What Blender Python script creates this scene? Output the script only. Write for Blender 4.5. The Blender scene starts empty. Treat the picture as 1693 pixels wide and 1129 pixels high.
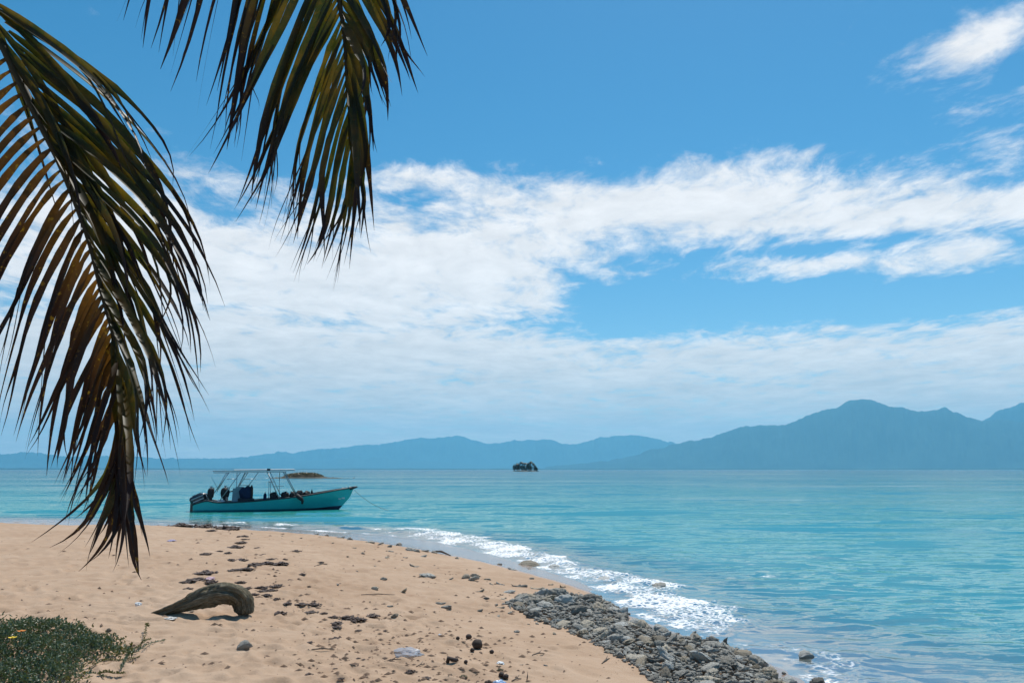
import bpy, math, random
import numpy as np
from mathutils import Vector, Matrix, noise as mnoise

# ------------------------------------------------------------------ camera, world, sun
scene = bpy.context.scene
COL = scene.collection
W0, H0, F = 1693.0, 1129.0, 1317.0
CAMZ = 2.2
HORIZON = 776.3
PITCH = math.atan((HORIZON - H0 / 2) / F)

cam_data = bpy.data.cameras.new('camera')
cam_data.sensor_width = 36.0
cam_data.lens = 36.0 * F / W0
cam_data.clip_start = 0.05
cam_data.clip_end = 300000.0
cam = bpy.data.objects.new('camera', cam_data)
cam.location = (0, 0, CAMZ)
cam.rotation_euler = (math.pi / 2 + PITCH, 0, 0)
COL.objects.link(cam)
scene.camera = cam

SUN_EL, SUN_AZ = math.radians(64), math.radians(20)      # azimuth to the right of +Y
SUN_STRENGTH, SKY_STRENGTH, EXPOSURE = 4.3, 0.108, 0.07

world = bpy.data.worlds.new('World')
scene.world = world
world.use_nodes = True


class NT:
    """tiny helper for building node graphs"""
    def __init__(self, tree):
        self.t = tree
        self.n = tree.nodes
        self.l = tree.links

    def node(self, typ, **kw):
        nd = self.n.new(typ)
        for k, v in kw.items():
            setattr(nd, k, v)
        return nd

    def put(self, sock, v):
        if hasattr(v, 'is_output') or isinstance(v, bpy.types.NodeSocket):
            self.l.new(v, sock)
        else:
            sock.default_value = v

    def m(self, op, a, b=None, c=None, clamp=False):
        nd = self.node('ShaderNodeMath', operation=op, use_clamp=clamp)
        self.put(nd.inputs[0], a)
        if b is not None:
            self.put(nd.inputs[1], b)
        if c is not None:
            self.put(nd.inputs[2], c)
        return nd.outputs[0]

    def vm(self, op, a, b=None):
        nd = self.node('ShaderNodeVectorMath', operation=op)
        self.put(nd.inputs[0], a)
        if b is not None:
            self.put(nd.inputs[1], b)
        return nd.outputs[0]

    def sstep(self, x, a, b, lo=0.0, hi=1.0):
        nd = self.node('ShaderNodeMapRange', interpolation_type='SMOOTHSTEP')
        self.put(nd.inputs[0], x)
        for i, v in ((1, a), (2, b), (3, lo), (4, hi)):
            nd.inputs[i].default_value = v
        return nd.outputs[0]

    def noise(self, vec, scale, detail=4.0, rough=0.5, dist=0.0, col=False):
        nd = self.node('ShaderNodeTexNoise')
        if vec is not None:
            self.put(nd.inputs['Vector'], vec)
        nd.inputs['Scale'].default_value = scale
        nd.inputs['Detail'].default_value = detail
        nd.inputs['Roughness'].default_value = rough
        nd.inputs['Distortion'].default_value = dist
        return nd.outputs['Color' if col else 'Fac']

    def mix(self, f, a, b):
        nd = self.node('ShaderNodeMix', data_type='RGBA')
        self.put(nd.inputs[0], f)
        self.put(nd.inputs[6], a)
        self.put(nd.inputs[7], b)
        return nd.outputs[2]

    def ramp(self, f, stops):
        nd = self.node('ShaderNodeValToRGB')
        cr = nd.color_ramp
        while len(cr.elements) < len(stops):
            cr.elements.new(0.5)
        for e, (p, c) in zip(cr.elements, stops):
            e.position = p
            e.color = (c[0], c[1], c[2], 1)
        self.put(nd.inputs[0], f)
        return nd.outputs[0]

    def attr(self, name):
        nd = self.node('ShaderNodeAttribute', attribute_name=name)
        return nd.outputs['Fac']

    def bump(self, h, strength, dist, normal=None):
        nd = self.node('ShaderNodeBump')
        nd.inputs['Strength'].default_value = strength
        nd.inputs['Distance'].default_value = dist
        self.put(nd.inputs['Height'], h)
        if normal is not None:
            self.l.new(normal, nd.inputs['Normal'])
        return nd.outputs[0]


# pixel -> direction helpers (distance always comes from what a thing touches)
def ray(px, py):
    cx, cy = (px - W0 / 2) / F, (H0 / 2 - py) / F
    c, s = math.cos(PITCH), math.sin(PITCH)
    return np.array([cx, c - cy * s, s + cy * c])


def on_plane(px, py, z=0.0):
    d = ray(px, py)
    return np.array([0, 0, CAMZ]) + d * ((z - CAMZ) / d[2])


def at_depth(px, py, Y):
    d = ray(px, py)
    return np.array([0, 0, CAMZ]) + d * (Y / d[1])


def azel(px, py):
    d = ray(px, py)
    return math.degrees(math.atan2(d[0], d[1])), math.degrees(math.atan2(d[2], math.hypot(d[0], d[1])))


# ---- sky: Nishita air with a layer of altocumulus lying on a high plane
def build_world():
    t = NT(world.node_tree)
    t.n.clear()
    out = t.node('ShaderNodeOutputWorld')
    bg = t.node('ShaderNodeBackground')
    sky = t.node('ShaderNodeTexSky', sky_type='NISHITA')
    sky.sun_disc = False
    sky.sun_elevation = SUN_EL
    sky.sun_rotation = SUN_AZ
    sky.altitude = 0
    sky.air_density = 1.0
    sky.dust_density = 0.3
    sky.ozone_density = 2.2
    hs = t.node('ShaderNodeHueSaturation')
    hs.inputs['Hue'].default_value = 0.488
    hs.inputs['Saturation'].default_value = 1.42
    hs.inputs['Value'].default_value = .92
    t.l.new(sky.outputs[0], hs.inputs['Color'])
    tc = t.node('ShaderNodeTexCoord')
    sep = t.node('ShaderNodeSeparateXYZ')
    t.l.new(tc.outputs['Generated'], sep.inputs[0])
    x, y, z = sep.outputs
    az = t.m('MULTIPLY', t.m('ARCTAN2', x, y), 180 / math.pi)
    el = t.m('MULTIPLY', t.m('ARCSINE', z), 180 / math.pi)
    zz = t.m('ADD', t.m('MAXIMUM', z, 0.0), 0.07)
    comb = t.node('ShaderNodeCombineXYZ')
    t.l.new(t.m('DIVIDE', x, zz), comb.inputs[0])
    t.l.new(t.m('DIVIDE', y, zz), comb.inputs[1])
    p = comb.outputs[0]
    # large forms of the cloud field, in degrees of azimuth / elevation
    forms = [  # az, el, sigma az, sigma el, weight
        (-16, 13.2, 14.0, 3.9, .72), (-4, 11.4, 6.5, 1.5, .26), (-32, 14.0, 9.0, 4.0, .3), (-2, 16.2, 7.0, 2.2, .34), (-1, 12.2, 3.0, .5, .18), (0, 14.0, 4.5, 1.2, .20),
        (4, 19.3, 7.0, 1.6, .40), (14, 18.4, 8.0, 2.0, .50), (24, 17.0, 8.0, 1.7, .50), (34, 15.9, 7.0, 1.2, .46),
        (31.5, 19.4, 6.0, 1.3, .16), (20, 21.2, 5.0, .6, .22), (-7, 20.8, 5.0, 1.1, .34), (-22, 19.7, 4.0, .7, .24),
        (29.5, 13.1, 4.5, .95, .50), (20, 13.5, 3.6, .6, .40), (10, 13.9, 3.0, .7, .16),
        (31.8, 25.8, 3.8, 1.4, .60), (33.5, 21.9, 3.5, 1.0, .26), (24, 14.8, 11.0, .45, -.24), (24, 22.8, 5, .7, -.15),
        (8, 12.6, 4.0, .9, -.22), (16, 11.3, 9.0, 1.0, -.34), (31, 10.7, 9.0, 1.0, -.34), (-20, 7.2, 3.5, .35, -.34), (7, 9.5, 3.0, .3, -.25),
        (-7.5, 19.2, 3.0, .4, -.20), (0, 28.0, 24.0, 4.2, -.34), (-24, 25.0, 12.0, 3.2, -.32), (14, 24.0, 9.0, 1.5, -.25),
    ]
    tot = None
    for a0, e0, sa, se, w in forms:
        da = t.m('MULTIPLY', t.m('SUBTRACT', az, a0), 1 / sa)
        de = t.m('MULTIPLY', t.m('SUBTRACT', el, e0), 1 / se)
        r2 = t.m('ADD', t.m('MULTIPLY', da, da), t.m('MULTIPLY', de, de))
        g = t.m('MULTIPLY', t.m('EXPONENT', t.m('MULTIPLY', r2, -0.7)), w)
        tot = g if tot is None else t.m('ADD', tot, g)
    # low deck all round the horizon
    tot = t.m('ADD', tot, t.m('MULTIPLY', t.sstep(el, 8.0, 10.6, 1.0, 0.0), .58))
    big = t.noise(p, 0.55, 3, .5)
    warp = t.vm('ADD', p, t.vm('MULTIPLY', t.noise(p, 1.1, 3, .55, col=True), (.42, .42, 0)))
    strc = t.vm('MULTIPLY', warp, (1.0, .80, 1.0))
    mid = t.noise(strc, 1.9, 9, .62, .2)
    fine = t.noise(t.vm('MULTIPLY', warp, (1.0, .62, 1.0)), 6.5, 7, .62, .1)
    v = t.m('ADD', tot, t.m('MULTIPLY', t.m('SUBTRACT', mid, .5), 1.15))
    v = t.m('ADD', v, t.m('MULTIPLY', t.m('SUBTRACT', fine, .5), 1.25))
    crisp = t.noise(t.vm('MULTIPLY', warp, (1.0, .6, 1.0)), 20.0, 5, .65, .1)
    v = t.m('ADD', v, t.m('MULTIPLY', t.m('SUBTRACT', crisp, .5), .45))
    v = t.m('ADD', v, t.m('MULTIPLY', t.m('SUBTRACT', big, .5), .35))
    mask = t.sstep(v, 0.04, 0.62)
    mask = t.m('MULTIPLY', mask, t.sstep(el, -1.0, 0.6))
    # cloud brightness: thin ripples, a little greyer where thick and low
    shade = t.m('ADD', t.m('MULTIPLY', t.m('SUBTRACT', t.noise(t.vm('MULTIPLY', warp, (1., .9, 1.)), 4.6, 7, .64), .5), .55), t.m('ADD', 1.0, t.m('MULTIPLY', t.m('SUBTRACT', fine, .5), .30)))
    low = t.m('ADD', t.sstep(el, 1.0, 12.0, .82, 1.0), t.m('MULTIPLY', t.m('SUBTRACT', t.noise(t.vm('MULTIPLY', p, (1.0, .8, 1)), 1.3, 7, .6), .5), t.sstep(el, 6.0, 12.0, .55, 0.0)))
    lum = t.m('MULTIPLY', shade, low)
    white = t.vm('MULTIPLY', t.mix(t.sstep(el, 2.0, 13.0), (7.6, 7.0, 6.4, 1), (8.8, 8.4, 8.1, 1)), (1, 1, 1))
    cl = t.node('ShaderNodeVectorMath', operation='SCALE')
    t.l.new(white, cl.inputs[0])
    t.l.new(lum, cl.inputs['Scale'])
    col = t.mix(t.m('MULTIPLY', mask, .93), hs.outputs[0], cl.outputs[0])
    t.l.new(col, bg.inputs['Color'])
    bg.inputs['Strength'].default_value = SKY_STRENGTH
    t.l.new(bg.outputs[0], out.inputs['Surface'])


build_world()
world.cycles.sampling_method = 'MANUAL'
world.cycles.sample_map_resolution = 1024

sun_data = bpy.data.lights.new('sun', 'SUN')
sun_data.energy = SUN_STRENGTH
sun_data.angle = math.radians(0.53)
sun_data.color = (1.0, 0.955, 0.88)
sun = bpy.data.objects.new('sun', sun_data)
sdir = Vector((math.sin(SUN_AZ) * math.cos(SUN_EL), math.cos(SUN_AZ) * math.cos(SUN_EL), math.sin(SUN_EL)))
sun.rotation_euler = sdir.to_track_quat('Z', 'Y').to_euler()
sun.location = (10, 20, 40)
COL.objects.link(sun)

scene.view_settings.view_transform = 'Standard'
scene.view_settings.look = 'None'
scene.view_settings.exposure = EXPOSURE
scene.view_settings.gamma = 1.0
scene.view_settings.use_curve_mapping = False
cy = scene.cycles
cy.use_denoising = True
cy.max_bounces = 8
cy.transparent_max_bounces = 12
cy.volume_bounces = 2
cy.caustics_reflective = False
cy.caustics_refractive = False
cy.sample_clamp_indirect = 6.0

# ------------------------------------------------------------------ generic helpers
rng = np.random.default_rng(7)
random.seed(7)
ORI = {}          # world origin of every object


def mesh_from(name, V, faces, smooth=True):
    me = bpy.data.meshes.new(name)
    V = np.asarray(V, float)
    if isinstance(faces, np.ndarray):
        nf, k = faces.shape
        me.vertices.add(len(V))
        me.vertices.foreach_set('co', V.astype(np.float32).ravel())
        me.loops.add(nf * k)
        me.loops.foreach_set('vertex_index', faces.astype(np.int32).ravel())
        me.polygons.add(nf)
        me.polygons.foreach_set('loop_start', np.arange(0, nf * k, k, dtype=np.int32))
        me.polygons.foreach_set('loop_total', np.full(nf, k, dtype=np.int32))
        me.update(calc_edges=True)
    else:
        me.from_pydata([tuple(v) for v in V], [], [tuple(int(i) for i in f) for f in faces])
        me.update()
    if smooth:
        me.polygons.foreach_set('use_smooth', np.ones(len(me.polygons), dtype=bool))
    return me


def link(name, data, parent=None, loc=(0, 0, 0), rot=(0, 0, 0), scale=(1, 1, 1)):
    o = bpy.data.objects.new(name, data)
    COL.objects.link(o)
    o.location = loc
    o.rotation_euler = rot
    o.scale = scale
    if parent is not None:
        o.parent = parent
    return o


def obj(name, V, faces, mat, parent=None, origin=(0, 0, 0), smooth=True):
    """verts in world space; origin = where the object's own origin lies"""
    og = np.asarray(origin, float)
    me = mesh_from(name, np.asarray(V, float) - og, faces, smooth)
    if mat is not None:
        me.materials.append(mat)
    po = ORI.get(parent.name, np.zeros(3)) if parent is not None else np.zeros(3)
    o = link(name, me, parent, og - po)
    ORI[o.name] = og
    return o


def empty(name, loc):
    o = bpy.data.objects.new(name, None)
    o.empty_display_size = 0.2
    COL.objects.link(o)
    o.location = loc
    ORI[o.name] = np.asarray(loc, float)
    return o


def tag(o, label=None, cat=None, group=None, kind=None):
    if label:
        o['label'] = label
    if cat:
        o['category'] = cat
    if group:
        o['group'] = group
    if kind:
        o['kind'] = kind
    return o


def set_attr(me, name, arr):
    a = me.attributes.new(name, 'FLOAT', 'POINT')
    a.data.foreach_set('value', np.asarray(arr, np.float32).ravel())


class MB:
    """collects simple shapes into one mesh"""
    def __init__(self):
        self.v, self.f = [], []

    def add(self, V, faces):
        b = len(self.v)
        self.v += [tuple(map(float, p)) for p in V]
        self.f += [tuple(int(i) + b for i in fc) for fc in faces]

    def box(self, c, s, R=None, taper=1.0):
        sx, sy, sz = np.array(s) / 2
        V = []
        for k, (zz, tp) in enumerate(((-sz, 1.0), (sz, taper))):
            for xx, yy in ((-sx, -sy), (sx, -sy), (sx, sy), (-sx, sy)):
                V.append((xx * tp, yy * tp, zz))
        V = np.array(V)
        if R is not None:
            V = V @ np.array(R).T
        self.add(V + np.array(c), [(3, 2, 1, 0), (4, 5, 6, 7), (0, 1, 5, 4), (1, 2, 6, 5), (2, 3, 7, 6), (3, 0, 4, 7)])

    def tube(self, pts, rad, n=6, caps=True):
        pts = np.asarray(pts, float)
        k = len(pts)
        rad = np.full(k, rad) if np.isscalar(rad) else np.asarray(rad)
        V = []
        up = np.array([0.13, 0.21, 0.97])
        for i in range(k):
            d = pts[min(i + 1, k - 1)] - pts[max(i - 1, 0)]
            d = d / (np.linalg.norm(d) + 1e-9)
            a = np.cross(d, up)
            if np.linalg.norm(a) < 1e-3:
                a = np.cross(d, np.array([1., 0, 0]))
            a /= np.linalg.norm(a)
            b = np.cross(d, a)
            for j in range(n):
                th = 2 * math.pi * j / n
                V.append(pts[i] + rad[i] * (a * math.cos(th) + b * math.sin(th)))
        fs = []
        for i in range(k - 1):
            for j in range(n):
                fs.append((i * n + j, i * n + (j + 1) % n, (i + 1) * n + (j + 1) % n, (i + 1) * n + j))
        if caps:
            fs.append(tuple(range(n))[::-1])
            fs.append(tuple((k - 1) * n + j for j in range(n)))
        self.add(V, fs)

    def lathe(self, prof, c=(0, 0, 0), n=12, R=None):
        V = []
        for r, z in prof:
            for j in range(n):
                th = 2 * math.pi * j / n
                V.append((r * math.cos(th), r * math.sin(th), z))
        V = np.array(V)
        if R is not None:
            V = V @ np.array(R).T
        k = len(prof)
        fs = [(i * n + j, i * n + (j + 1) % n, (i + 1) * n + (j + 1) % n, (i + 1) * n + j) for i in range(k - 1) for j in range(n)]
        fs.append(tuple(range(n))[::-1])
        fs.append(tuple((k - 1) * n + j for j in range(n)))
        self.add(V + np.array(c), fs)

    def build(self, name, mat, parent=None, smooth=False, origin=(0, 0, 0)):
        return obj(name, self.v, self.f, mat, parent, origin, smooth)


# value noise in numpy
def _h(ix, iy, seed):
    n = (ix.astype(np.int64) * 374761393 + iy.astype(np.int64) * 668265263 + seed * 974634777) & 0xffffffff
    n = ((n ^ (n >> 13)) * 1274126177) & 0xffffffff
    n = n ^ (n >> 16)
    return (n & 0xffffff) / float(0xffffff)


def vnoise(x, y, seed=0):
    ix, iy = np.floor(x), np.floor(y)
    fx, fy = x - ix, y - iy
    u, v = fx * fx * (3 - 2 * fx), fy * fy * (3 - 2 * fy)
    a, b = _h(ix, iy, seed), _h(ix + 1, iy, seed)
    c, d = _h(ix, iy + 1, seed), _h(ix + 1, iy + 1, seed)
    return (a * (1 - u) + b * u) * (1 - v) + (c * (1 - u) + d * u) * v


def fbm(x, y, octv=4, seed=0, gain=.5):
    s, a, n = 0.0, 1.0, 0.0
    for i in range(octv):
        s = s + a * (vnoise(x * 2 ** i, y * 2 ** i, seed + i * 17) - .5)
        n += a
        a *= gain
    return s / n * 2


def sst(x, a, b):
    t = np.clip((x - a) / (b - a), 0, 1)
    return t * t * (3 - 2 * t)


def poly_dist(x, y, P, closed=True):
    """distance to polyline; sign + inside when closed"""
    P = np.asarray(P, float)
    n = len(P)
    d = np.full(x.shape, 1e9)
    ins = np.zeros(x.shape, bool)
    for i in range(n if closed else n - 1):
        ax, ay = P[i][:2]
        bx, by = P[(i + 1) % n][:2]
        ex, ey = bx - ax, by - ay
        tt = np.clip(((x - ax) * ex + (y - ay) * ey) / (ex * ex + ey * ey + 1e-12), 0, 1)
        d = np.minimum(d, np.hypot(x - ax - tt * ex, y - ay - tt * ey))
        if closed:
            c = ((ay > y) != (by > y))
            xi = ex * (y - ay) / (by - ay if by != ay else 1e-12) + ax
            ins ^= c & (x < xi)
    return np.where(ins, d, -d) if closed else d


# ------------------------------------------------------------------ materials
def new_mat(name):
    m = bpy.data.materials.new(name)
    m.use_nodes = True
    t = NT(m.node_tree)
    t.n.clear()
    t.out = t.node('ShaderNodeOutputMaterial')
    return m, t


def princ(t, **kw):
    b = t.node('ShaderNodeBsdfPrincipled')
    names = {'color': 'Base Color', 'rough': 'Roughness', 'metal': 'Metallic', 'normal': 'Normal', 'spec': 'Specular IOR Level', 'ior': 'IOR', 'coat': 'Coat Weight', 'alpha': 'Alpha', 'trans': 'Transmission Weight'}
    for k, v in kw.items():
        s = b.inputs[names[k]]
        if isinstance(v, tuple) and len(v) == 3:
            v = (*v, 1)
        t.put(s, v)
    return b.outputs[0]


def ocoord(t, which='Object'):
    return t.node('ShaderNodeTexCoord').outputs[which]


def simple(name, c, rough=.5, metal=0.0, var=.25, scale=6.0, bump=0.0, coat=0.0):
    m, t = new_mat(name)
    co = ocoord(t)
    n = t.noise(co, scale, 5, .6)
    lo = tuple(v * (1 - var) for v in c)
    hi = tuple(min(1, v * (1 + var)) for v in c)
    col = t.ramp(n, [(.3, lo), (.7, hi)])
    kw = dict(color=col, rough=rough, metal=metal, coat=coat)
    if bump:
        kw['normal'] = t.bump(t.noise(co, scale * 5, 5, .65), bump, .02)
    t.l.new(princ(t, **kw), t.out.inputs[0])
    return m


def mat_sand():
    m, t = new_mat('sand')
    co = t.node('ShaderNodeNewGeometry').outputs['Position']
    big = t.noise(co, .35, 4, .55)
    midn = t.noise(co, 3.0, 5, .6)
    fine = t.noise(co, 60.0, 3, .7)
    dry = t.ramp(t.m('ADD', t.m('MULTIPLY', big, .5), t.m('MULTIPLY', midn, .5)),
                 [(.32, (.37, .243, .156)), (.5, (.44, .304, .205)), (.68, (.50, .360, .254))])
    dry = t.mix(t.m('MULTIPLY', t.sstep(fine, .55, .75), .30), dry, (.24, .155, .10, 1))
    dry = t.mix(t.m('MULTIPLY', t.sstep(fine, .45, .28), .25), dry, (.56, .43, .33, 1))
    dry = t.mix(t.m('MULTIPLY', t.sstep(t.noise(t.vm('MULTIPLY', co, (.5, 2.2, 1)), 1.6, 6, .7), .52, .72), .35), dry, (.29, .18, .115, 1))
    spk = t.noise(co, 34.0, 2, .8)
    dry = t.mix(t.m('MULTIPLY', t.sstep(spk, .70, .76), .75), dry, (.07, .045, .03, 1))
    wetc = t.mix(t.noise(co, 1.2, 4, .6), (.26, .180, .135, 1), (.34, .245, .190, 1))
    wet = t.m('ADD', t.attr('wet'), t.m('MULTIPLY', t.m('SUBTRACT', midn, .5), .5))
    wet = t.sstep(wet, .3, .72)
    col = t.mix(wet, dry, wetc)
    h = t.m('ADD', t.m('MULTIPLY', t.noise(co, 14.0, 6, .7), .6), t.m('MULTIPLY', t.noise(co, 90.0, 3, .7), .25))
    mr = t.node('ShaderNodeMapRange')
    t.put(mr.inputs[0], wet)
    mr.inputs[3].default_value, mr.inputs[4].default_value = 1.0, .06
    bp = t.node('ShaderNodeBump')
    bp.inputs['Distance'].default_value = .02
    t.l.new(mr.outputs[0], bp.inputs['Strength'])
    t.l.new(h, bp.inputs['Height'])
    rr = t.m('SUBTRACT', .95, t.m('MULTIPLY', wet, .80))
    b = princ(t, color=col, rough=rr, normal=bp.outputs[0], spec=t.m('ADD', .15, t.m('MULTIPLY', wet, .6)))
    t.l.new(b, t.out.inputs[0])
    return m


def mat_sea():
    m, t = new_mat('sea_water')
    co = t.node('ShaderNodeNewGeometry').outputs['Position']
    off = t.attr('offshore')
    patch = t.noise(t.vm('MULTIPLY', co, (.018, .05, 1)), 1.0, 5, .6)
    o2 = t.m('ADD', off, t.m('MULTIPLY', t.m('SUBTRACT', patch, .5), .5))
    body = t.ramp(o2, [(.0, (.28, .36, .28)), (.10, (.045, .40, .325)), (.34, (.012, .335, .290)), (.62, (.010, .220, .22)), (1.0, (.010, .15, .175))])
    opac = t.attr('opacity')
    # ripples finer than the mesh tilt the surface directly
    gust = t.sstep(t.noise(t.vm('MULTIPLY', co, (.012, .035, 1)), 1.0, 3, .6), .35, .68, .55, 1.2)
    amp = t.m('MULTIPLY', gust, t.attr('rough'))
    tilt = None
    for sc_, st_, am_ in ((.45, (.35, 1, 1), .04), (1.7, (.34, 1, 1), .07), (5.0, (.36, 1, 1), .14), (15.0, (.5, 1, 1), .20), (45.0, (.6, 1, 1), .22)):
        nz = t.noise(t.vm('MULTIPLY', co, st_), sc_, 2.5, .55, .35, col=True)
        v = t.vm('MULTIPLY', t.vm('SUBTRACT', nz, (.5, .5, .5)), (am_ * .8, am_ * 1.15, 0))
        tilt = v if tilt is None else t.vm('ADD', tilt, v)
    # steep little fronts facing the beach, sparse and short
    st = None
    for sc_, a_, lo_, hi_ in ((12.0, .22, .57, .61), (4.6, .29, .575, .61), (1.7, .30, .585, .615), (.6, .30, .585, .62), (.19, .26, .585, .63)):
        nf = t.noise(t.vm('MULTIPLY', co, (.34, 1, 1)), sc_, 1.5, .5, .15)
        v = t.sstep(nf, lo_, hi_, 0.0, a_)
        st = v if st is None else t.m('MAXIMUM', st, v)
    cbx = t.node('ShaderNodeCombineXYZ')
    t.l.new(t.m('MULTIPLY', st, -1.0), cbx.inputs[1])
    tilt = t.vm('ADD', tilt, cbx.outputs[0])
    sc = t.node('ShaderNodeVectorMath', operation='SCALE')
    t.l.new(tilt, sc.inputs[0])
    t.l.new(amp, sc.inputs['Scale'])
    gn = t.node('ShaderNodeNewGeometry').outputs['Normal']
    nrm = t.vm('NORMALIZE', t.vm('ADD', gn, sc.outputs[0]))
    fr = t.node('ShaderNodeFresnel')
    fr.inputs['IOR'].default_value = 1.33
    t.l.new(nrm, fr.inputs['Normal'])
    gl = t.node('ShaderNodeBsdfGlossy')
    gl.inputs['Roughness'].default_value = .11
    t.l.new(nrm, gl.inputs['Normal'])
    tr = t.node('ShaderNodeBsdfTransparent')
    tr.inputs['Color'].default_value = (.86, .95, .94, 1)
    df = t.node('ShaderNodeBsdfDiffuse')
    t.l.new(body, df.inputs['Color'])
    mx = t.node('ShaderNodeMixShader')
    t.l.new(opac, mx.inputs[0])
    t.l.new(tr.outputs[0], mx.inputs[1])
    t.l.new(df.outputs[0], mx.inputs[2])
    mx2 = t.node('ShaderNodeMixShader')
    t.l.new(t.m('MULTIPLY', fr.outputs[0], .66), mx2.inputs[0])
    t.l.new(mx.outputs[0], mx2.inputs[1])
    t.l.new(gl.outputs[0], mx2.inputs[2])
    # foam lace
    fo = t.attr('foam')
    warp = t.vm('ADD', co, t.vm('MULTIPLY', t.noise(co, 5.0, 3, .6, col=True), (.25, .25, 0)))
    vo = t.node('ShaderNodeTexVoronoi', feature='DISTANCE_TO_EDGE')
    t.l.new(warp, vo.inputs['Vector'])
    vo.inputs['Scale'].default_value = 9.0
    lace = t.sstep(vo.outputs['Distance'], .0, .30, 1.0, .0)
    fn = t.noise(co, 7.0, 7, .72, .4)
    fn = t.m('ADD', fn, t.m('MULTIPLY', t.m('SUBTRACT', t.noise(t.vm('MULTIPLY', co, (1.0, .7, 1)), 2.4, 5, .65, .5), .5), .9))
    fv = t.m('ADD', t.m('MULTIPLY', lace, .40), fn)
    fv = t.m('ADD', fv, t.m('MULTIPLY', t.m('SUBTRACT', fo, 1.0), 1.15))
    ff = t.sstep(fv, .27, .72)
    ff = t.m('MULTIPLY', ff, t.sstep(fo, .02, .22))
    fd = t.node('ShaderNodeBsdfDiffuse')
    fd.inputs['Color'].default_value = (.90, .91, .91, 1)
    t.l.new(t.bump(t.m('ADD', t.noise(co, 26.0, 4, .7), lace), .55, .03), fd.inputs['Normal'])
    mx3 = t.node('ShaderNodeMixShader')
    t.l.new(ff, mx3.inputs[0])
    t.l.new(mx2.outputs[0], mx3.inputs[1])
    t.l.new(fd.outputs[0], mx3.inputs[2])
    t.l.new(mx3.outputs[0], t.out.inputs[0])
    return m


def mat_leaf(name, stops, trans, tip=(.024, .014, .011), rough=.48, spots=True, dry_at=(.45, .8)):
    """palm leaflet: green to amber blade, dry brown towards the tip ('along' attribute)"""
    m, t = new_mat(name)
    co = t.node('ShaderNodeNewGeometry').outputs['Position']
    oi = t.node('ShaderNodeObjectInfo').outputs['Random']
    n = t.noise(t.vm('ADD', co, t.vm('MULTIPLY', (9., 9., 9.), (1, 1, 1))), 9.0, 5, .65)
    base = t.ramp(t.m('ADD', t.m('MULTIPLY', n, .7), t.m('MULTIPLY', oi, .3)), stops)
    al = t.m('ADD', t.attr('along'), t.m('MULTIPLY', t.m('SUBTRACT', n, .5), .35))
    dry = t.sstep(al, *dry_at)
    col = t.mix(dry, base, (*tip, 1))
    d = princ(t, color=col, rough=rough, spec=.4)
    tl = t.node('ShaderNodeBsdfTranslucent')
    tc = t.mix(dry, t.mix(t.sstep(n, .38, .66), (*trans[0], 1), (*trans[1], 1)), (.020, .009, .006, 1))
    if spots:
        sp = t.noise(co, 55.0, 3, .6)
        tc = t.mix(t.sstep(sp, .60, .68), tc, (.22, .13, .01, 1))
    t.l.new(tc, tl.inputs[0])
    mx = t.node('ShaderNodeMixShader')
    mx.inputs[0].default_value = .44
    t.l.new(d, mx.inputs[1])
    t.l.new(tl.outputs[0], mx.inputs[2])
    t.l.new(mx.outputs[0], t.out.inputs[0])
    return m


def mat_rock(name, c, scale=1.0):
    m, t = new_mat(name)
    co = ocoord(t)
    oi = t.node('ShaderNodeObjectInfo').outputs['Random']
    sh = t.vm('ADD', co, t.vm('MULTIPLY', (1., 1., 1.), (0, 0, 0)))
    n = t.noise(sh, 9.0 * scale, 6, .65)
    pits = t.node('ShaderNodeTexVoronoi')
    t.l.new(co, pits.inputs['Vector'])
    pits.inputs['Scale'].default_value = 42.0 * scale
    pit = t.sstep(pits.outputs['Distance'], .1, .45)
    v = t.m('ADD', t.m('MULTIPLY', n, .5), t.m('MULTIPLY', oi, .5))
    base = t.ramp(v, [(.2, tuple(x * .40 for x in c)), (.5, c), (.8, tuple(min(.68, x * 1.6) for x in c))])
    base = t.mix(t.m('MULTIPLY', t.sstep(t.m('FRACT', t.m('MULTIPLY', oi, 7.31)), .35, .9), .55), base, t.vm('MULTIPLY', base, (1.22, 1.0, .74)))
    base = t.mix(t.m('MULTIPLY', t.m('SUBTRACT', 1.0, pit), .5), base, tuple(x * .3 for x in c) + (1,))
    h = t.m('ADD', t.m('MULTIPLY', n, .7), t.m('MULTIPLY', pit, .35))
    t.l.new(princ(t, color=base, rough=.85, spec=.25, normal=t.bump(h, .9, .035)), t.out.inputs[0])
    return m


def mat_wood():
    m, t = new_mat('weathered_wood')
    co = ocoord(t)
    al, rd = t.attr('along'), t.attr('around')
    cb = t.node('ShaderNodeCombineXYZ')
    t.l.new(t.m('MULTIPLY', al, 2.2), cb.inputs[0])
    t.l.new(t.m('MULTIPLY', t.m('SINE', t.m('MULTIPLY', rd, 2 * math.pi)), 2.2), cb.inputs[1])
    t.l.new(t.m('MULTIPLY', t.m('COSINE', t.m('MULTIPLY', rd, 2 * math.pi)), 2.2), cb.inputs[2])
    g = t.noise(t.vm('MULTIPLY', cb.outputs[0], (1, 4, 4)), 3.0, 7, .68, .6)
    n = t.noise(co, 6, 5, .6)
    c = t.ramp(g, [(.32, (.045, .040, .026)), (.47, (.20, .175, .120)), (.58, (.33, .30, .22)), (.72, (.55, .52, .43))])
    c = t.mix(t.m('MULTIPLY', t.sstep(n, .5, .75), .6), c, (.10, .10, .05, 1))
    t.l.new(princ(t, color=c, rough=.85, spec=.2, normal=t.bump(g, 1.0, .04)), t.out.inputs[0])
    return m


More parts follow.
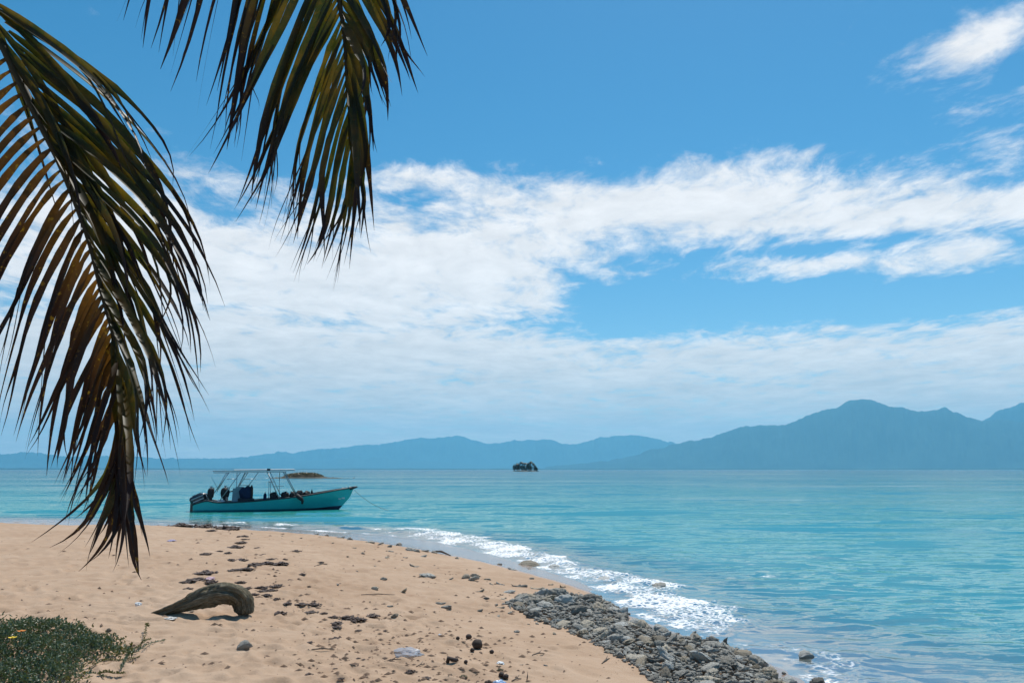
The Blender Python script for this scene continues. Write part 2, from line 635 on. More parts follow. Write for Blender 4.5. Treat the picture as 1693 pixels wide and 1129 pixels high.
def mat_mountain(name, c):
    m, t = new_mat(name)
    co = t.node('ShaderNodeNewGeometry').outputs['Position']
    n = t.noise(co, .0011, 8, .62)
    t.l.new(princ(t, color=t.ramp(n, [(.3, tuple(x * .6 for x in c)), (.7, tuple(x * 1.5 for x in c))]), rough=.95, spec=.05), t.out.inputs[0])
    return m


def mat_plain(name, c, rough=.5, spec=.5, metal=0., coat=0.):
    m, t = new_mat(name)
    co = ocoord(t)
    n = t.noise(co, 3.0, 6, .65)
    col = t.ramp(n, [(.3, tuple(x * .82 for x in c)), (.7, tuple(min(1, x * 1.12) for x in c))])
    t.l.new(princ(t, color=col, rough=rough, spec=spec, metal=metal, coat=coat), t.out.inputs[0])
    return m


def mat_shrub(name, a, b, tr):
    m, t = new_mat(name)
    co = t.node('ShaderNodeNewGeometry').outputs['Position']
    n = t.noise(co, 3.0, 4, .6)
    n2 = t.noise(co, 40.0, 2, .6)
    col = t.ramp(t.m('ADD', t.m('MULTIPLY', n, .5), t.m('MULTIPLY', n2, .5)), [(.35, a), (.68, b)])
    d = princ(t, color=col, rough=.38, spec=.6)
    tl = t.node('ShaderNodeBsdfTranslucent')
    tl.inputs[0].default_value = (*tr, 1)
    mx = t.node('ShaderNodeMixShader')
    mx.inputs[0].default_value = .25
    t.l.new(d, mx.inputs[1])
    t.l.new(tl.outputs[0], mx.inputs[2])
    t.l.new(mx.outputs[0], t.out.inputs[0])
    return m


MS = mat_sand()
MSEA = mat_sea()
MLEAF = mat_leaf('palm_leaf', [(.25, (.016, .022, .008)), (.5, (.030, .034, .010)), (.75, (.060, .048, .012))], ((.060, .075, .008), (.22, .14, .010)))
MLEAF2 = mat_leaf('palm_leaf_amber', [(.25, (.030, .020, .008)), (.5, (.050, .030, .010)), (.75, (.085, .045, .012))], ((.06, .030, .004), (.17, .070, .006)), tip=(.028, .015, .011), dry_at=(.16, .52))
MRACH = mat_plain('palm_rachis', (.030, .026, .010), .6, spec=.3)
MBARK = simple('palm_bark', (.13, .11, .09), .9, var=.5, scale=14, bump=.8)
MROCK = mat_rock('coral_rubble', (.47, .45, .395))
MROCKD = mat_rock('dark_coral_rubble', (.29, .275, .24))
MROCKB = mat_rock('brown_stone', (.34, .20, .09))
MROCKW = mat_rock('pale_stone', (.52, .48, .42))
MWOOD = mat_wood()
MWEED = simple('seaweed', (.050, .024, .014), .6, var=.6, scale=30)
MWEEDO = simple('olive_seaweed', (.075, .060, .018), .6, var=.5, scale=30)
MDRY = simple('dry_plant_bits', (.11, .065, .038), .8, var=.6, scale=8)

# ------------------------------------------------------------------ beach and sea layout
shore_px = [(0, 861), (120, 863), (230, 865), (340, 868), (430, 872), (560, 880), (640, 885), (700, 892), (780, 908), (850, 926), (920, 948),
            (975, 966), (1008, 990), (1040, 1012), (1090, 1033), (1150, 1052), (1215, 1068), (1270, 1092), (1340, 1129)]
SHORE = [on_plane(*p)[:2] for p in shore_px]
CAY = [(-70, 20), (-62, 33), (-45, 37), (-32, 35.5)] + [tuple(p) for p in SHORE] + [(4.1, 6.9), (5.4, 4.4), (7.2, 0), (9, -7), (8, -22), (0, -34), (-20, -38), (-46, -30), (-64, -8)]


def z_of_s(s):
    return np.interp(s, [-400, -60, -40, -12, -5, -3, -1, 0, .6, 1.3, 2.4, 4, 6, 9, 14, 30],
                     [-7, -4.5, -3.2, -1.5, -.60, -.22, -.05, 0, .035, .075, .19, .36, .50, .60, .68, .85])


# trampled sand: stamped hollows with rims on a regular height map
GX0, GY0, GRES, GNX, GNY = -34.0, 3.0, 0.035, 1230, 1150


def stamp_map():
    Hm = np.zeros((GNY, GNX), np.float32)
    r = np.random.default_rng(3)
    n = 0
    while n < 5200:
        Y = 4.2 + 30 * r.random() ** 1.6
        X = (-.72 + 1.0 * r.random()) * Y
        # more trodden to the left and near, smooth on the swept slope by the water
        dens = sst(-X - .02 * Y, -1.0, 2.2) * .9 + .22
        if Y < 8:
            dens = max(dens, .55 * sst(-X, -1.0, .6))
        if r.random() > dens:
            n += 1
            continue
        L, Wd = r.uniform(.10, .20), r.uniform(.06, .12)
        if r.random() < .35:
            L, Wd = L * 1.5, Wd * 1.5
        dep = r.uniform(.008, .027) * (1 if Y > 9 else .8)
        th = r.uniform(0, math.pi)
        k = int(L * 2.4 / GRES)
        cx, cyy = (X - GX0) / GRES, (Y - GY0) / GRES
        i0, j0 = int(cx), int(cyy)
        if i0 - k < 0 or j0 - k < 0 or i0 + k >= GNX or j0 + k >= GNY:
            n += 1
            continue
        jj, ii = np.mgrid[j0 - k:j0 + k + 1, i0 - k:i0 + k + 1]
        dx, dy = (ii - cx) * GRES, (jj - cyy) * GRES
        u = (dx * math.cos(th) + dy * math.sin(th)) / L
        v = (-dx * math.sin(th) + dy * math.cos(th)) / Wd
        q = np.sqrt(u * u + v * v)
        Hm[j0 - k:j0 + k + 1, i0 - k:i0 + k + 1] += (-dep * np.exp(-(q * 1.5) ** 4) + dep * .55 * np.exp(-((q - 1.15) / .32) ** 2)).astype(np.float32)
        n += 1
    return Hm


HM = stamp_map()


def sample_map(x, y):
    fx, fy = (x - GX0) / GRES, (y - GY0) / GRES
    ok = (fx > 1) & (fy > 1) & (fx < GNX - 2) & (fy < GNY - 2)
    fx, fy = np.clip(fx, 0, GNX - 2), np.clip(fy, 0, GNY - 2)
    i, j = fx.astype(int), fy.astype(int)
    u, v = fx - i, fy - j
    h = (HM[j, i] * (1 - u) + HM[j, i + 1] * u) * (1 - v) + (HM[j + 1, i] * (1 - u) + HM[j + 1, i + 1] * u) * v
    return np.where(ok, h, 0)


def terrain(x, y, fine=True):
    x, y = np.asarray(x, float), np.asarray(y, float)
    s = poly_dist(x, y, CAY)
    sw = s + .25 * fbm(x * .6, y * .6, 3, 5) * sst(np.abs(s), .0, 1.0)
    z = z_of_s(sw)
    dry = sst(s, .8, 2.2)
    z = z + dry * .045 * fbm(x * .5, y * .5, 3, 11)
    if fine:
        z = z + sst(s, 1.0, 2.4) * (.016 * fbm(x * 3.3, y * 3.3, 3, 21) + sample_map(x, y))
    return z, s


def hit(px, py):
    z = .4
    for _ in range(14):
        p = on_plane(px, py, z)
        zt = float(terrain(np.array([p[0]]), np.array([p[1]]))[0][0])
        z = .5 * z + .5 * zt
    p = on_plane(px, py, z)
    return np.array([p[0], p[1], z])


def polar(dists, azs):
    A, D = np.meshgrid(azs, dists)
    return D * np.sin(A), D * np.cos(A)


def grid_faces(nr, nc, wrap=False):
    i = np.arange(nr - 1)[:, None]
    j = np.arange(nc if wrap else nc - 1)[None, :]
    j2 = (j + 1) % nc
    a, b = i * nc + j, i * nc + j2
    c, d = (i + 1) * nc + j2, (i + 1) * nc + j
    return np.stack([a, b, c, d], -1).reshape(-1, 4)


def ang_axis(n_dense, half, n_coarse):
    dense = np.linspace(-half, half, n_dense)
    rest = np.linspace(half, 2 * math.pi - half, n_coarse + 2)[1:-1]
    return np.concatenate([dense, rest])


def build_beach():
    azs = ang_axis(620, math.radians(41), 60)
    inv = np.linspace(1 / 4.2, 1 / 60.0, 560)
    d = np.concatenate([np.linspace(.0, 4.0, 14)[:-1] + .02, 1 / inv, np.geomspace(64, 44000, 22)])
    X, Y = polar(d, azs)
    Z, s = terrain(X.ravel(), Y.ravel())
    Z = Z.reshape(X.shape)
    V = np.stack([X, Y, Z], -1).reshape(-1, 3)
    o = obj('beach', V, grid_faces(len(d), len(azs), True)[:, ::-1], MS)
    # wet: the strip the last waves ran up, and everything under water
    dry_px = [(0, 864), (230, 868), (430, 877), (560, 888), (650, 901), (760, 921), (850, 942), (920, 961), (1000, 989), (1030, 1015), (1060, 1040), (1180, 1075), (1250, 1110), (1300, 1135)]
    DRY = [hit(*p)[:2] for p in dry_px]
    W = [tuple(p) for p in DRY] + [(4.2, 6), (60, 6), (60, 120), (-80, 120), (-80, 40)]
    w = poly_dist(V[:, 0], V[:, 1], W)
    wet = sst(w, -.35, .35)
    set_attr(o.data, 'wet', np.maximum(wet, sst(-s, -.25, .05)))
    return tag(o, kind='structure')


BEACH = build_beach()

FOAM_OUT = [(655, 874), (700, 873), (760, 880), (830, 893), (900, 910), (970, 932), (1035, 946), (1100, 960), (1150, 980), (1195, 1000)]
FOAM_IN = [(1160, 1018), (1090, 1026), (1045, 1014), (1008, 990), (975, 966), (920, 948), (850, 926), (780, 908), (700, 892), (650, 884)]
FOAMP = [on_plane(*p)[:2] for p in FOAM_OUT + FOAM_IN]
THIN1 = [on_plane(*p)[:2] for p in [(1150, 990), (1230, 1010), (1250, 1040), (1200, 1062), (1110, 1042), (1040, 1015)]]
THIN2 = [on_plane(*p)[:2] for p in [(1200, 1062), (1300, 1060), (1420, 1075), (1480, 1100), (1420, 1135), (1320, 1129), (1260, 1095)]]
ISLET_C = on_plane(498, 790.6)
WAVES = None


def wave_field(x, y, spacing):
    """sum of wind waves running towards the beach; each fades where the mesh cannot carry it"""
    r = np.random.default_rng(12)
    z = np.zeros_like(x)
    for i in range(34):
        lam = 0.34 * (8.0 / 0.34) ** (i / 33.0)
        th = math.radians(-90 + r.normal(-6, 19))
        k = 2 * math.pi / lam
        ph = r.uniform(0, 6.28)
        amp = .0125 * lam ** .85 * np.interp(lam, [.34, .8, 1.4, 3, 8], [.60, .36, .15, .10, .08])
        fade = sst(lam / (spacing + 1e-6), 2.5, 5.0)
        mod = .55 + .9 * vnoise(x / (lam * 5) + i * 3.1, y / (lam * 4) - i * 1.7, 40 + i)
        arg = k * (x * math.cos(th) + y * math.sin(th)) + ph + 1.2 * fbm(x / (lam * 3), y / (lam * 3), 2, 90 + i)
        sn = np.sin(arg + .45 * np.cos(arg))
        z += fade * amp * mod * (2 * ((1 + sn) / 2) ** 1.8 - .75)
    return z


def build_sea():
    azs = ang_axis(640, math.radians(42), 50)
    inv = np.linspace(1 / 5.0, 1 / 900.0, 640)
    d = np.concatenate([np.array([.5, 3.0, 4.2]), 1 / inv, np.geomspace(960, 44800, 46)])
    X, Y = polar(d, azs)
    sp = np.gradient(d)
    SP = np.repeat(sp[:, None], len(azs), 1).ravel()
    x, y = X.ravel(), Y.ravel()
    zt, s = terrain(x, y, fine=False)
    dep = np.maximum(0, -zt)
    R = np.hypot(x, y)
    calm = sst(-s, -.2, 5.0) * .85 + .15
    z = wave_field(x, y, SP) * calm
    # low swell lines turning over by the beach
    def ridge(pts, h, w):
        P = [on_plane(*p)[:2] for p in pts]
        dd = poly_dist(x, y, P, closed=False)
        return h * np.exp(-(dd / w) ** 2) * (1 + 1.3 * fbm(x * 1.2, y * 1.6, 4, 77))
    z += ridge([(560, 873), (660, 878), (760, 890), (850, 909)], .055, .42)
    z += ridge([(850, 909), (950, 934), (1050, 957), (1120, 975)], .04, .36)
    z += ridge([(1060, 993), (1180, 1003), (1290, 1013), (1400, 1030), (1520, 1060)], .032, .26)
    z += ridge([(1250, 1075), (1330, 1085), (1420, 1090), (1500, 1105)], .018, .2)
    fm = poly_dist(x, y, FOAMP)
    fn = fbm(x * 1.6, y * 1.6, 4, 31)
    foam = sst(fm + .55 * fn, -.35, .45) * (.80 + .42 * fn)
    foam = np.maximum(foam, .72 * sst(poly_dist(x, y, THIN1) + .4 * fn, -.4, .4))
    foam = np.maximum(foam, .60 * sst(poly_dist(x, y, THIN2) + .5 * fn, -.4, .5))
    edge = np.exp(-((s + .14) / .26) ** 2) * sst(fn, -.6, .3) * .92
    foam = np.maximum(foam, edge)
    # a line of slop in front of the boat by the far sand
    dl = poly_dist(x, y, [on_plane(*p)[:2] for p in [(390, 864), (470, 868), (560, 873), (660, 880)]], closed=False)
    foam = np.maximum(foam, .90 * np.exp(-(dl / .8) ** 2) * sst(fn, -.3, .3))
    # surf round the low islet
    q = np.hypot((x - ISLET_C[0]) / 10.0, (y - ISLET_C[1] - 2.5) / 4.6)
    foam = np.maximum(foam, .95 * np.exp(-((q - 1.0) / .16) ** 2) * (.6 + .6 * sst(fn, -.4, .4)))
    z += foam * (.035 + .06 * fbm(x * 5, y * 5, 4, 61)) * sst(-s, 0, .6)
    z = np.where(s > 0, np.minimum(z, .015), z)
    z += np.where(s > 1.5, -.3 * sst(s, 1.5, 3.0), 0)
    o = obj('sea', np.stack([x, y, z], -1), grid_faces(len(d), len(azs), True)[:, ::-1], MSEA)
    me = o.data
    set_attr(me, 'foam', np.clip(foam, 0, 1.15))
    set_attr(me, 'opacity', 1 - np.exp(-dep * 4.2))
    set_attr(me, 'offshore', np.clip(np.log1p(np.maximum(0, -s)) / math.log(900), 0, 1) ** 1.35)
    set_attr(me, 'rough', (.12 + .88 * sst(-s, .2, 4.0)))
    return tag(o, kind='structure')


SEA = build_sea()

# ------------------------------------------------------------------ far shore: mountains
MMTN = mat_mountain('forested_mountain', (.022, .042, .034))


def mountain(name, px, D, depth, seed):
    xs = np.array([p[0] for p in px], float)
    hs = np.array([(HORIZON - p[1]) for p in px], float)
    n, m = 900, 30
    cols = np.linspace(xs[0], xs[-1], n)
    az = np.arctan((cols - W0 / 2) / (F * math.cos(PITCH)))
    hp = np.interp(cols, xs, hs)
    hp = np.maximum(hp + 3.0 * fbm(cols / 26.0, cols * 0 + seed, 5, seed, .62) * np.clip(hp / 10, .25, 1.6), .3)
    Hh = hp / F * D * math.cos(PITCH) * 1.02
    V = np.zeros((m, n, 3))
    for i in range(m):
        u = i / (m - 1)                 # 0 front foot, .55 ridge, 1 back foot
        r = D - depth * .55 + depth * u
        prof = (u / .55) ** 1.15 if u <= .55 else max(0, 1 - ((u - .55) / .45) ** 1.3)
        spur = 1 + 1.1 * fbm(cols / 30.0 + seed, np.full(n, u * 3.0), 5, seed + 3, .6) * (1 - prof) * (u < .55)
        rr = r / np.cos(az) * np.cos(az)
        V[i, :, 0] = rr * np.sin(az)
        V[i, :, 1] = rr * np.cos(az)
        V[i, :, 2] = Hh * prof * np.clip(spur, .2, 1.6) * (r / D if u <= .55 else 1) - (25 if i in (0, m - 1) else 0)
    o = obj(name, V.reshape(-1, 3), grid_faces(m, n), MMTN)
    return tag(o, kind='structure')


mountain('mountain_range', [(900, 772), (1000, 762), (1090, 741), (1140, 730), (1180, 722), (1215, 713), (1240, 708), (1290, 707), (1330, 693), (1365, 684), (1400, 675),
                            (1430, 672), (1450, 677), (1470, 685), (1500, 690), (1540, 693), (1552, 688), (1565, 696), (1600, 706), (1640, 708), (1700, 713), (1800, 705), (1950, 690), (2150, 720), (2300, 765)], 28000, 7000, 4)
mountain('mountain_range', [(1560, 740), (1610, 710), (1632, 699), (1650, 692), (1675, 687), (1700, 686), (1760, 690), (1850, 702), (1950, 740)], 33500, 4500, 9)
mountain('mountain_range', [(180, 772), (260, 766), (400, 757), (480, 750), (540, 744), (600, 738), (650, 731), (700, 724), (760, 724), (800, 732), (815, 733), (850, 728), (900, 729),
                            (940, 734), (980, 728), (1010, 721), (1050, 722), (1100, 733), (1160, 742), (1240, 752), (1330, 768)], 40000, 6000, 14)
mountain('mountain_range', [(-700, 762), (-400, 748), (-200, 750), (0, 752), (60, 754), (150, 756), (240, 757), (330, 760), (430, 757), (520, 761), (620, 757), (720, 764), (800, 769), (930, 773)], 36000, 6000, 21)
mountain('mountain_range', [(-700, 773), (0, 774), (500, 774.3), (900, 774.5), (1300, 774.8), (1800, 774), (2400, 773)], 21000, 1500, 27)

# ------------------------------------------------------------------ coconut palm at the top of the beach, left of the viewer
def bez(p0, p1, p2, p3, n):
    t = np.linspace(0, 1, n)[:, None]
    return (1 - t) ** 3 * p0 + 3 * (1 - t) ** 2 * t * p1 + 3 * (1 - t) * t * t * p2 + t ** 3 * p3


def catmull(P, n):
    P = np.asarray(P, float)
    Q = np.vstack([2 * P[0] - P[1], P, 2 * P[-1] - P[-2]])
    out = []
    segs = len(P) - 1
    for u in np.linspace(0, segs - 1e-6, n):
        i = int(u)
        t = u - i
        a, b, c, d = Q[i:i + 4]
        out.append(.5 * ((2 * b) + (c - a) * t + (2 * a - 5 * b + 4 * c - d) * t * t + (3 * b - a - 3 * c + d) * t ** 3))
    return np.array(out)


def ribbon(curve, w0, face, fold, twist, r, prof):
    n = len(curve)
    V = []
    u = np.linspace(0, 1, n)
    for i in range(n):
        d = curve[min(i + 1, n - 1)] - curve[max(i - 1, 0)]
        d = d / (np.linalg.norm(d) + 1e-9)
        f = face / np.linalg.norm(face)
        sd_ = np.cross(d, f)
        sd_ /= np.linalg.norm(sd_) + 1e-9
        nn = np.cross(sd_, d)
        a = twist * (.3 + u[i])
        s2 = sd_ * math.cos(a) + nn * math.sin(a)
        n2 = np.cross(s2, d)
        w = w0 * prof[i] * (1 + .10 * r.normal())
        V += [curve[i] - s2 * w * .5 + n2 * fold * w * .5, curve[i] - n2 * fold * w * .25, curve[i] + s2 * w * .5 + n2 * fold * w * .5]
    fs = []
    for i in range(n - 1):
        b = i * 3
        fs += [(b, b + 1, b + 4, b + 3), (b + 1, b + 2, b + 5, b + 4)]
    return V, fs


def leaflet_geo(curve, width, face, fold=.35, twist=0.0, split=False, seed=0):
    """folded ribbon along a curve, its tip tapering and, where split, torn into strands"""
    r = np.random.default_rng(seed)
    n = len(curve)
    u = np.linspace(0, 1, n)
    tb = r.uniform(.48, .74)
    prof = np.clip(.35 + u * 4.5, 0, 1) * np.clip((1 - u) / (1 - tb), 0.015, 1) ** r.uniform(.75, 1.1)
    if split:
        prof = prof * (1 - .38 * sst(u, .5, .62))
    V, fs = ribbon(curve, width, face, fold, twist, r, prof)
    al = list(np.repeat(u, 3))
    if split:
        L = np.linalg.norm(curve[-1] - curve[0])
        for q in range(1 + (r.random() < .5)):
            k = int(n * r.uniform(.45, .66))
            st = curve[k]
            run = curve[-1] - st
            e = st + run * r.uniform(.65, 1.12) + np.array([r.normal(0, .035), r.normal(0, .03), -abs(r.normal(0, .03))]) * L
            m1 = st + (curve[min(k + 2, n - 1)] - st) * 1.1
            cv = bez(st, m1, st + (e - st) * .7 + np.array([r.normal(0, .02), 0, r.normal(0, .02)]) * L, e, 9)
            uu = np.linspace(0, 1, 9)
            v2, f2 = ribbon(cv, width * r.uniform(.22, .42), face, .2, twist + r.normal(0, .8), r, np.clip((1 - uu) / .7, .03, 1))
            b = len(V)
            V += v2
            fs += [tuple(j + b for j in f) for f in f2]
            al += list(np.repeat(u[k] + (1 - u[k]) * uu, 3))
    return V, fs, al


CROWN = np.array([-2.75, 1.15, 5.05])
palm = empty('coconut_palm', (-2.95, .75, float(terrain(np.array([-2.95]), np.array([.75]))[0][0]) - .05))
tag(palm, 'coconut palm whose drooping dark fronds hang over the beach', 'palm tree')
tb = MB()
z0 = float(palm.location.z)
tp = [np.array([-2.95, .75, z0 - .3]), np.array([-2.97, .80, z0 + .5]), np.array([-2.92, .92, z0 + 2.0]), np.array([-2.82, 1.06, z0 + 3.4]), CROWN]
tc_ = catmull(tp, 60)
rad = np.interp(np.linspace(0, 1, 60), [0, .08, .2, 1], [.21, .17, .135, .11]) * (1 + .035 * (np.arange(60) % 2))
tb.tube(tc_, rad, 16)
tb.build('trunk', MBARK, palm, smooth=True, origin=tuple(palm.location))
ncount = [0]


def add_leaflet(frond, curve, width, mat, seed, fold=.35, twist=0.0, split=False):
    face = np.array([0, 0, CAMZ]) - curve[len(curve) // 2]
    face = face / np.linalg.norm(face) + np.array([.0, -.1, .55])
    V, fs, al = leaflet_geo(curve, width, face, fold, twist, split, seed)
    o = obj('leaflet', V, fs, mat, frond, tuple(curve[0]))
    set_attr(o.data, 'along', al)
    ncount[0] += 1


def rachis(name_pts, r0, r1, n=40):
    c = catmull(name_pts, n)
    b = MB()
    b.tube(c, np.linspace(r0, r1, n), 7)
    return c, b


def wig(curve, amp, r):
    n = len(curve)
    u = np.linspace(0, 1, n)[:, None]
    hook = u ** 5 * np.array([r.normal(-.012, .028), r.normal(0, .02), r.normal(0, .012)])
    kink = np.clip(u - r.uniform(.45, .75), 0, 1) * np.array([r.normal(0, .055), 0, r.normal(-.03, .03)])
    return curve + hook + kink + amp * u * (np.sin(u * r.uniform(4, 9) + r.uniform(0, 6)) * r.normal(0, 1, 3)[None, :] * np.array([1, .6, .35]))


# --- the frond hanging at the left
D1 = 2.75
F1_px = [(-20, 20), (9, 84), (58, 186), (102, 275), (146, 390), (168, 478), (186, 545), (198, 605), (205, 655), (208, 700), (209, 745)]
pts = [CROWN, CROWN + np.array([.35, .45, .28]), np.array([-2.02, 2.3, 4.75])] + [at_depth(px, py, D1 + .0006 * i) for i, (px, py) in enumerate(F1_px)]
c1, b1 = rachis(pts, .022, .003, 70)
fr1 = b1.build('frond', MRACH, palm, smooth=True, origin=tuple(CROWN))
fr1['label'] = 'long frond hanging down with browned leaflets on both sides'


def interp_px(tbl, t):
    T = np.linspace(0, 1, len(tbl))
    A = np.array(tbl, float)
    return np.array([np.interp(t, T, A[:, k]) for k in range(A.shape[1])])


r1 = np.random.default_rng(101)
# left side: base pixel -> tip pixel
L_tab = [(-20, 20, -260, 330), (9, 84, -225, 430), (40, 150, -190, 500), (70, 215, -140, 570), (100, 275, -80, 640), (122, 330, -10, 690), (144, 385, 35, 712), (160, 445, 62, 735),
         (172, 492, 82, 760), (183, 534, 101, 795), (192, 575, 125, 808), (199, 610, 140, 822), (204, 650, 128, 862)]
NL = 42
for i in range(NL):
    t = i / (NL - 1)
    bx, by, tx, ty = interp_px(L_tab, t)
    tx += r1.normal(0, 11)
    ty += r1.normal(0, 16)
    zoff = r1.normal(.05, .10)
    p0 = at_depth(bx, by, D1)
    dx, dy = tx - bx, ty - by
    p3 = at_depth(tx, ty, D1 + zoff)
    p1 = at_depth(bx + dx * .30, by + dy * .10 + 4, D1 + zoff * .3)
    p2 = at_depth(bx + dx * .80 + r1.normal(0, 5), by + dy * .58, D1 + zoff * .7)
    cv = wig(bez(p0, p1, p2, p3, 15), .010, r1)
    add_leaflet(fr1, cv, r1.uniform(.021, .031) * (1 - .25 * t), MLEAF2, 500 + i, .3, r1.normal(.15, .45), r1.random() < .6)
# right side
R_tab = [(-16, 0, 258, 285), (9, 40, 325, 412), (30, 90, 338, 470), (55, 160, 350, 520), (80, 230, 352, 575), (105, 285, 330, 618), (125, 335, 318, 680), (143, 385, 312, 722),
         (160, 445, 290, 742), (172, 492, 262, 765), (184, 540, 240, 790), (196, 600, 226, 815), (205, 655, 226, 850)]
NR = 40
for i in range(NR):
    t = i / (NR - 1)
    bx, by, tx, ty = interp_px(R_tab, t)
    tx += r1.normal(0, 9) - 16 * abs(r1.normal())
    ty += r1.normal(0, 22)
    zoff = r1.normal(-.12, .12)
    p0 = at_depth(bx, by, D1)
    dx, dy = tx - bx, ty - by
    p3 = at_depth(tx, ty, D1 + zoff)
    p1 = at_depth(bx + dx * .40, by + dy * .24, D1 + zoff * .3 - .03)
    p2 = at_depth(bx + dx * .93 + r1.normal(0, 6), by + dy * .60, D1 + zoff * .8)
    cv = wig(bez(p0, p1, p2, p3, 15), .010, r1)
    add_leaflet(fr1, cv, r1.uniform(.021, .034) * (1 - .3 * t), MLEAF, 700 + i, .34, r1.normal(-.2, .5), r1.random() < .6)
# inner leaflets lying close along the stem near the top
for i in range(11):
    t = i / 10
    bx, by = np.interp(t, [0, .3, .65, 1], [-35, 0, 50, 95]), np.interp(t, [0, .3, .65, 1], [-30, 62, 170, 262])
    tx, ty = bx + r1.normal(165, 30), by + r1.normal(330, 35)
    zoff = r1.normal(-.06, .06)
    dx, dy = tx - bx, ty - by
    p0, p3 = at_depth(bx, by, D1), at_depth(tx, ty, D1 + zoff)
    p1 = at_depth(bx + dx * .42, by + dy * .26, D1 - .03)
    p2 = at_depth(bx + dx * .86, by + dy * .64, D1 + zoff)
    add_leaflet(fr1, wig(bez(p0, p1, p2, p3, 15), .008, r1), r1.uniform(.024, .036), MLEAF, 820 + i, .34, r1.normal(-.1, .4), i % 3 == 0)
# thin tuft at the very end
for i, (tx, ty) in enumerate([(108, 887), (110, 912), (122, 943), (150, 905), (185, 898), (202, 946), (212, 930), (228, 960), (226, 915), (170, 880), (140, 895), (160, 935), (220, 890), (195, 870), (132, 870), (205, 905), (150, 860), (175, 915), (215, 865), (224, 938), (190, 930), (118, 900), (165, 855), (222, 870), (208, 880), (180, 850)]):
    t = r1.uniform(0, 1)
    bx, by = 206 + r1.normal(0, 2), 630 + 112 * t
    zoff = r1.normal(0, .07)
    p0 = at_depth(bx, by, D1)
    dx, dy = tx - bx, ty - by
    p3 = at_depth(tx, ty, D1 + zoff)
    p1 = at_depth(bx + dx * .08, by + dy * .38, D1)
    p2 = at_depth(bx + dx * .42, by + dy * .78, D1 + zoff)
    add_leaflet(fr1, wig(bez(p0, p1, p2, p3, 14), .008, r1), r1.uniform(.016, .026), MLEAF2 if i % 3 else MLEAF, 900 + i, .4, r1.normal(0, .6), False)

# --- the frond hanging at the top
D2 = 2.95
F2_px = [(545, -150), (553, -70), (561, 0), (570, 64), (576, 170), (585, 221), (592, 290)]
pts = [CROWN, CROWN + np.array([.55, .55, .40]), np.array([-1.55, 2.25, 5.35]), np.array([-.95, 2.78, 4.95])] + [at_depth(px, py, D2) for px, py in F2_px]
c2, b2 = rachis(pts, .022, .003, 70)
fr2 = b2.build('frond', MRACH, palm, smooth=True, origin=tuple(CROWN))
fr2['label'] = 'frond drooping from above with split hanging leaflets'
r2 = np.random.default_rng(202)
# far base part: leaflets hanging from where the stem arches over
def to_px(p):
    c, sn = math.cos(PITCH), math.sin(PITCH)
    y, z = p[1], p[2] - CAMZ
    f = y * c + z * sn
    return W0 / 2 + F * p[0] / f, H0 / 2 - F * (-y * sn + z * c) / f


c2px = np.array([to_px(p) for p in c2[14:60]])
tips_hi = [(205, 25), (223, 78), (240, 55), (257, 92), (276, 84), (293, 114), (306, 100), (317, 132), (334, 120), (349, 145), (353, 190), (362, 160), (370, 206), (372, 250), (384, 230), (392, 262)]
for i, (tx, ty) in enumerate(tips_hi):
    u = i / (len(tips_hi) - 1)
    tx, ty = tx + r2.normal(0, 4), ty + 8 + r2.normal(0, 6)
    k = 14 + int(np.argmin(np.abs(c2px[:, 0] - (tx + 115 + 20 * u)) + .02 * np.abs(c2px[:, 1] + 400)))
    p0 = c2[k]
    p3 = at_depth(tx, ty, D2 - .22 + .2 * u)
    L = p3 - p0
    p1 = p0 + np.array([L[0] * .42, L[1] * .4, L[2] * .20])
    p2 = p0 + np.array([L[0] * .82, L[1] * .9, L[2] * .66])
    add_leaflet(fr2, wig(bez(p0, p1, p2, p3, 15), .008, r2), r2.uniform(.030, .042), MLEAF, 1200 + i, .34, r2.normal(0, .45), i % 2 == 0)
L2_tab = [(545, -165, 372, 215), (550, -130, 378, 280), (554, -95, 398, 296), (557, -60, 420, 305), (560, -25, 434, 327), (563, 5, 428, 355), (566, 40, 459, 383), (569, 70, 470, 398), (572, 105, 486, 408),
          (575, 140, 505, 436), (580, 180, 518, 458), (585, 220, 552, 455), (590, 265, 568, 440)]
NL2 = 30
for i in range(NL2):
    t = i / (NL2 - 1)
    bx, by, tx, ty = interp_px(L2_tab, t)
    tx += r2.normal(0, 10)
    ty += r2.normal(0, 24)
    zoff = r2.normal(-.05, .10)
    p0 = at_depth(bx, by, D2)
    dx, dy = tx - bx, ty - by
    p3 = at_depth(tx, ty, D2 + zoff)
    p1 = at_depth(bx + dx * .42, by + dy * .30, D2 + zoff * .3)
    p2 = at_depth(bx + dx * .76 + r2.normal(0, 4), by + dy * .70, D2 + zoff * .8)
    add_leaflet(fr2, wig(bez(p0, p1, p2, p3, 15), .010, r2), r2.uniform(.020, .031) * (1 - .25 * t), MLEAF, 1300 + i, .3, r2.normal(0, .4), r2.random() < .65)
R2_tab = [(545, -165, 682, 72), (550, -120, 672, 100), (554, -85, 659, 130), (558, -40, 640, 178), (562, 0, 626, 186), (566, 40, 612, 165), (570, 70, 612, 300), (576, 140, 608, 380), (582, 200, 596, 415)]
NR2 = 19
